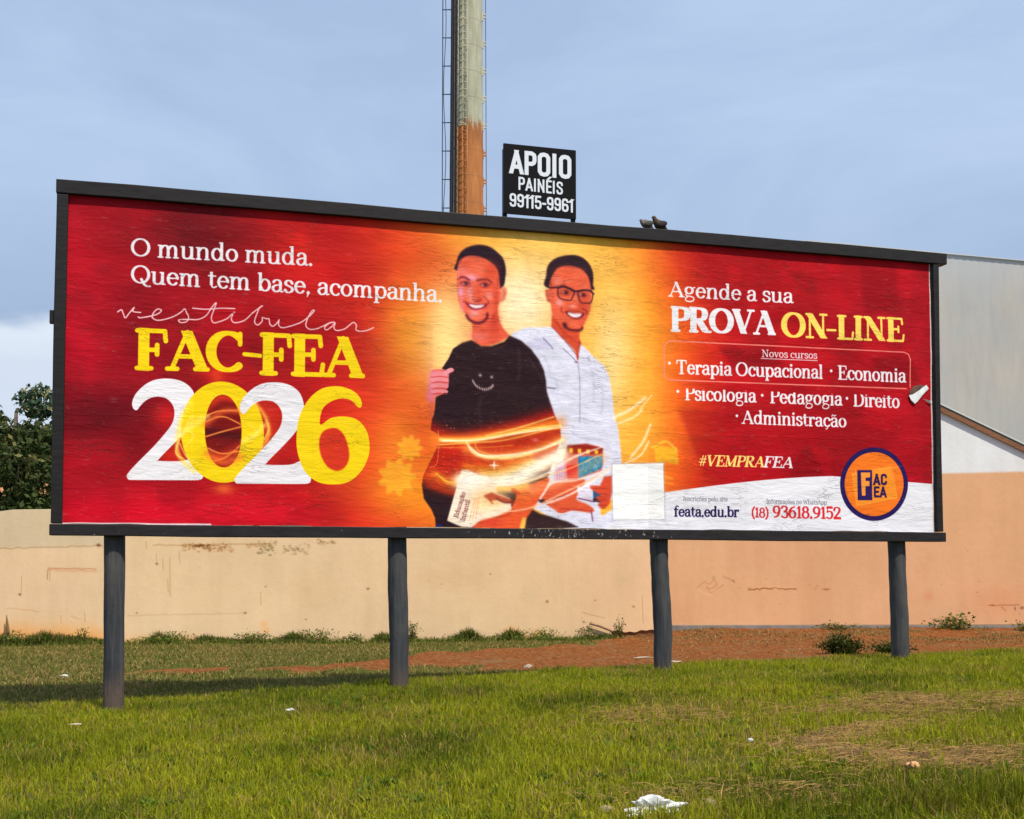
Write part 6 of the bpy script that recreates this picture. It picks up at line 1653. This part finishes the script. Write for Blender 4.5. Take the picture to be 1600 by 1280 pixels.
# pale house behind the trees
hs_ = empty('house', (-17.6, 35.5, 0), .1); tag(hs_, 'pale house with a clay roof mostly hidden behind the trees at the left', 'house')
b = MB(); b.box(-3.2, 3.6, 0, 6, 0, 3.1); b.build('wall', mat('pale_house_wall', (.55, .55, .54), .9)[0], hs_)
b = MB(); b.add([(-3.6, -.5, 3.05), (4, -.5, 3.05), (4, 6.5, 3.05), (-3.6, 6.5, 3.05), (-3.6, 3, 4.5), (4, 3, 4.5)], [(0, 1, 5, 4), (2, 3, 4, 5), (1, 2, 5), (3, 0, 4), (3, 2, 1, 0)]); b.build('roof', m_simple_noise('clay_roof', (.30, .12, .06), (.42, .2, .1), 3), hs_)
for x in (-1.5, 1.6):
    b = MB(); b.box(x - .6, x + .6, -.03, .02, 1.0, 2.2); b.build('window', mat('window_glass', (.05, .06, .07), .15)[0], hs_)

# ------------------------------------------------------------------ litter and stones
def lump(name, label, cat, x, y, r, m, rough=.25, seed=0, dz=0, rz=0, sub=4):
    bm = bmesh.new(); bmesh.ops.create_icosphere(bm, subdivisions=sub, radius=1)
    rg = random.Random(seed); ks = [(Vector((rg.gauss(0, 1), rg.gauss(0, 1), rg.gauss(0, 1))) * 2.3, rg.uniform(0, 6)) for _ in range(9)]
    ks += [(Vector((rg.gauss(0, 1), rg.gauss(0, 1), rg.gauss(0, 1))) * 6, rg.uniform(0, 6)) for _ in range(9)]
    for v in bm.verts:
        s = sum(math.sin(k.dot(v.co) + p) / (1 + k.length * .25) for k, p in ks)
        co = v.co * (1 + rough * s * .5); v.co = Vector((co.x * r[0], co.y * r[1], max(co.z, -.35) * r[2]))
    me = bpy.data.meshes.new(name); bm.to_mesh(me); bm.free(); me.materials.append(m)
    for p in me.polygons: p.use_smooth = rough < .2
    o = bpy.data.objects.new(name, me); COL.objects.link(o); o.location = (x, y, float(ground_z(x, y)) + dz + .3 * r[2]); o.rotation_euler = (0, 0, rz)
    tag(o, label, cat); return o
M_plas = mat('white_plastic', (.55, .57, .58), .4, .4)[0]
M_stone = m_simple_noise('beige_stone', (.20, .15, .09), (.33, .26, .17), 20, .9, .3)
M_scrap = mat('pale_scrap', (.42, .36, .28), .8)[0]
lump('plastic_bag', 'crumpled white plastic bag on the grass at the bottom edge', 'plastic bag', .67, 5.34, (.11, .05, .045), M_plas, .75, 3, .02, .35)
lump('stone', 'rounded beige stone in the grass left of the white plastic bag', 'stone', .455, 5.42, (.042, .03, .026), M_stone, .12, 5, .012)
lump('stone', 'small beige stone in the grass right of the white plastic bag', 'stone', .95, 5.45, (.028, .022, .024), M_stone, .12, 6, .015)
lump('dead_leaf', 'curled tan dead leaf on the grass at the lower right', 'dead leaf', 2.14, 6.07, (.03, .018, .024), mat('tan_leaf', (.55, .30, .14), .8)[0], .6, 7, .035, .3, 3)
lump('paper_scrap', 'white paper scrap among the weeds left of the first post', 'litter', -5.4, 13.6, (.036, .026, .012), M_plas, .6, 8, .02, 0, 3)
lump('cardboard_scrap', 'flat pale cardboard scrap in the grass left of the first post base', 'litter', -3.53, 9.16, (.05, .022, .008), M_scrap, .2, 9, .045, .1, 3)
lump('paper_scrap', 'tiny white paper scrap in the grass between the first two posts', 'litter', -1.85, 9.46, (.03, .015, .012), M_plas, .5, 10, .05, 0, 3)
lump('paper_scrap', 'tiny white paper scrap in the grass below the third post', 'litter', 1.46, 6.94, (.014, .01, .012), M_plas, .5, 11, .05, 0, 3)
lump('paper_scrap', 'grey white litter on the earth just right of the third post', 'litter', 2.26, 15.4, (.08, .04, .015), M_scrap, .3, 12, .01, 0, 3)
lump('plaster_chip', 'pale weathered plaster chip on the earth just left of the third post', 'debris', 1.88, 16.2, (.14, .03, .012), M_scrap, .2, 13, .02, .12, 3)
lump('paper_scrap', 'crumpled pale scrap at the edge of the earth under the middle of the board', 'litter', .2, 14.4, (.05, .03, .03), M_scrap, .5, 14, .03, 0, 3)
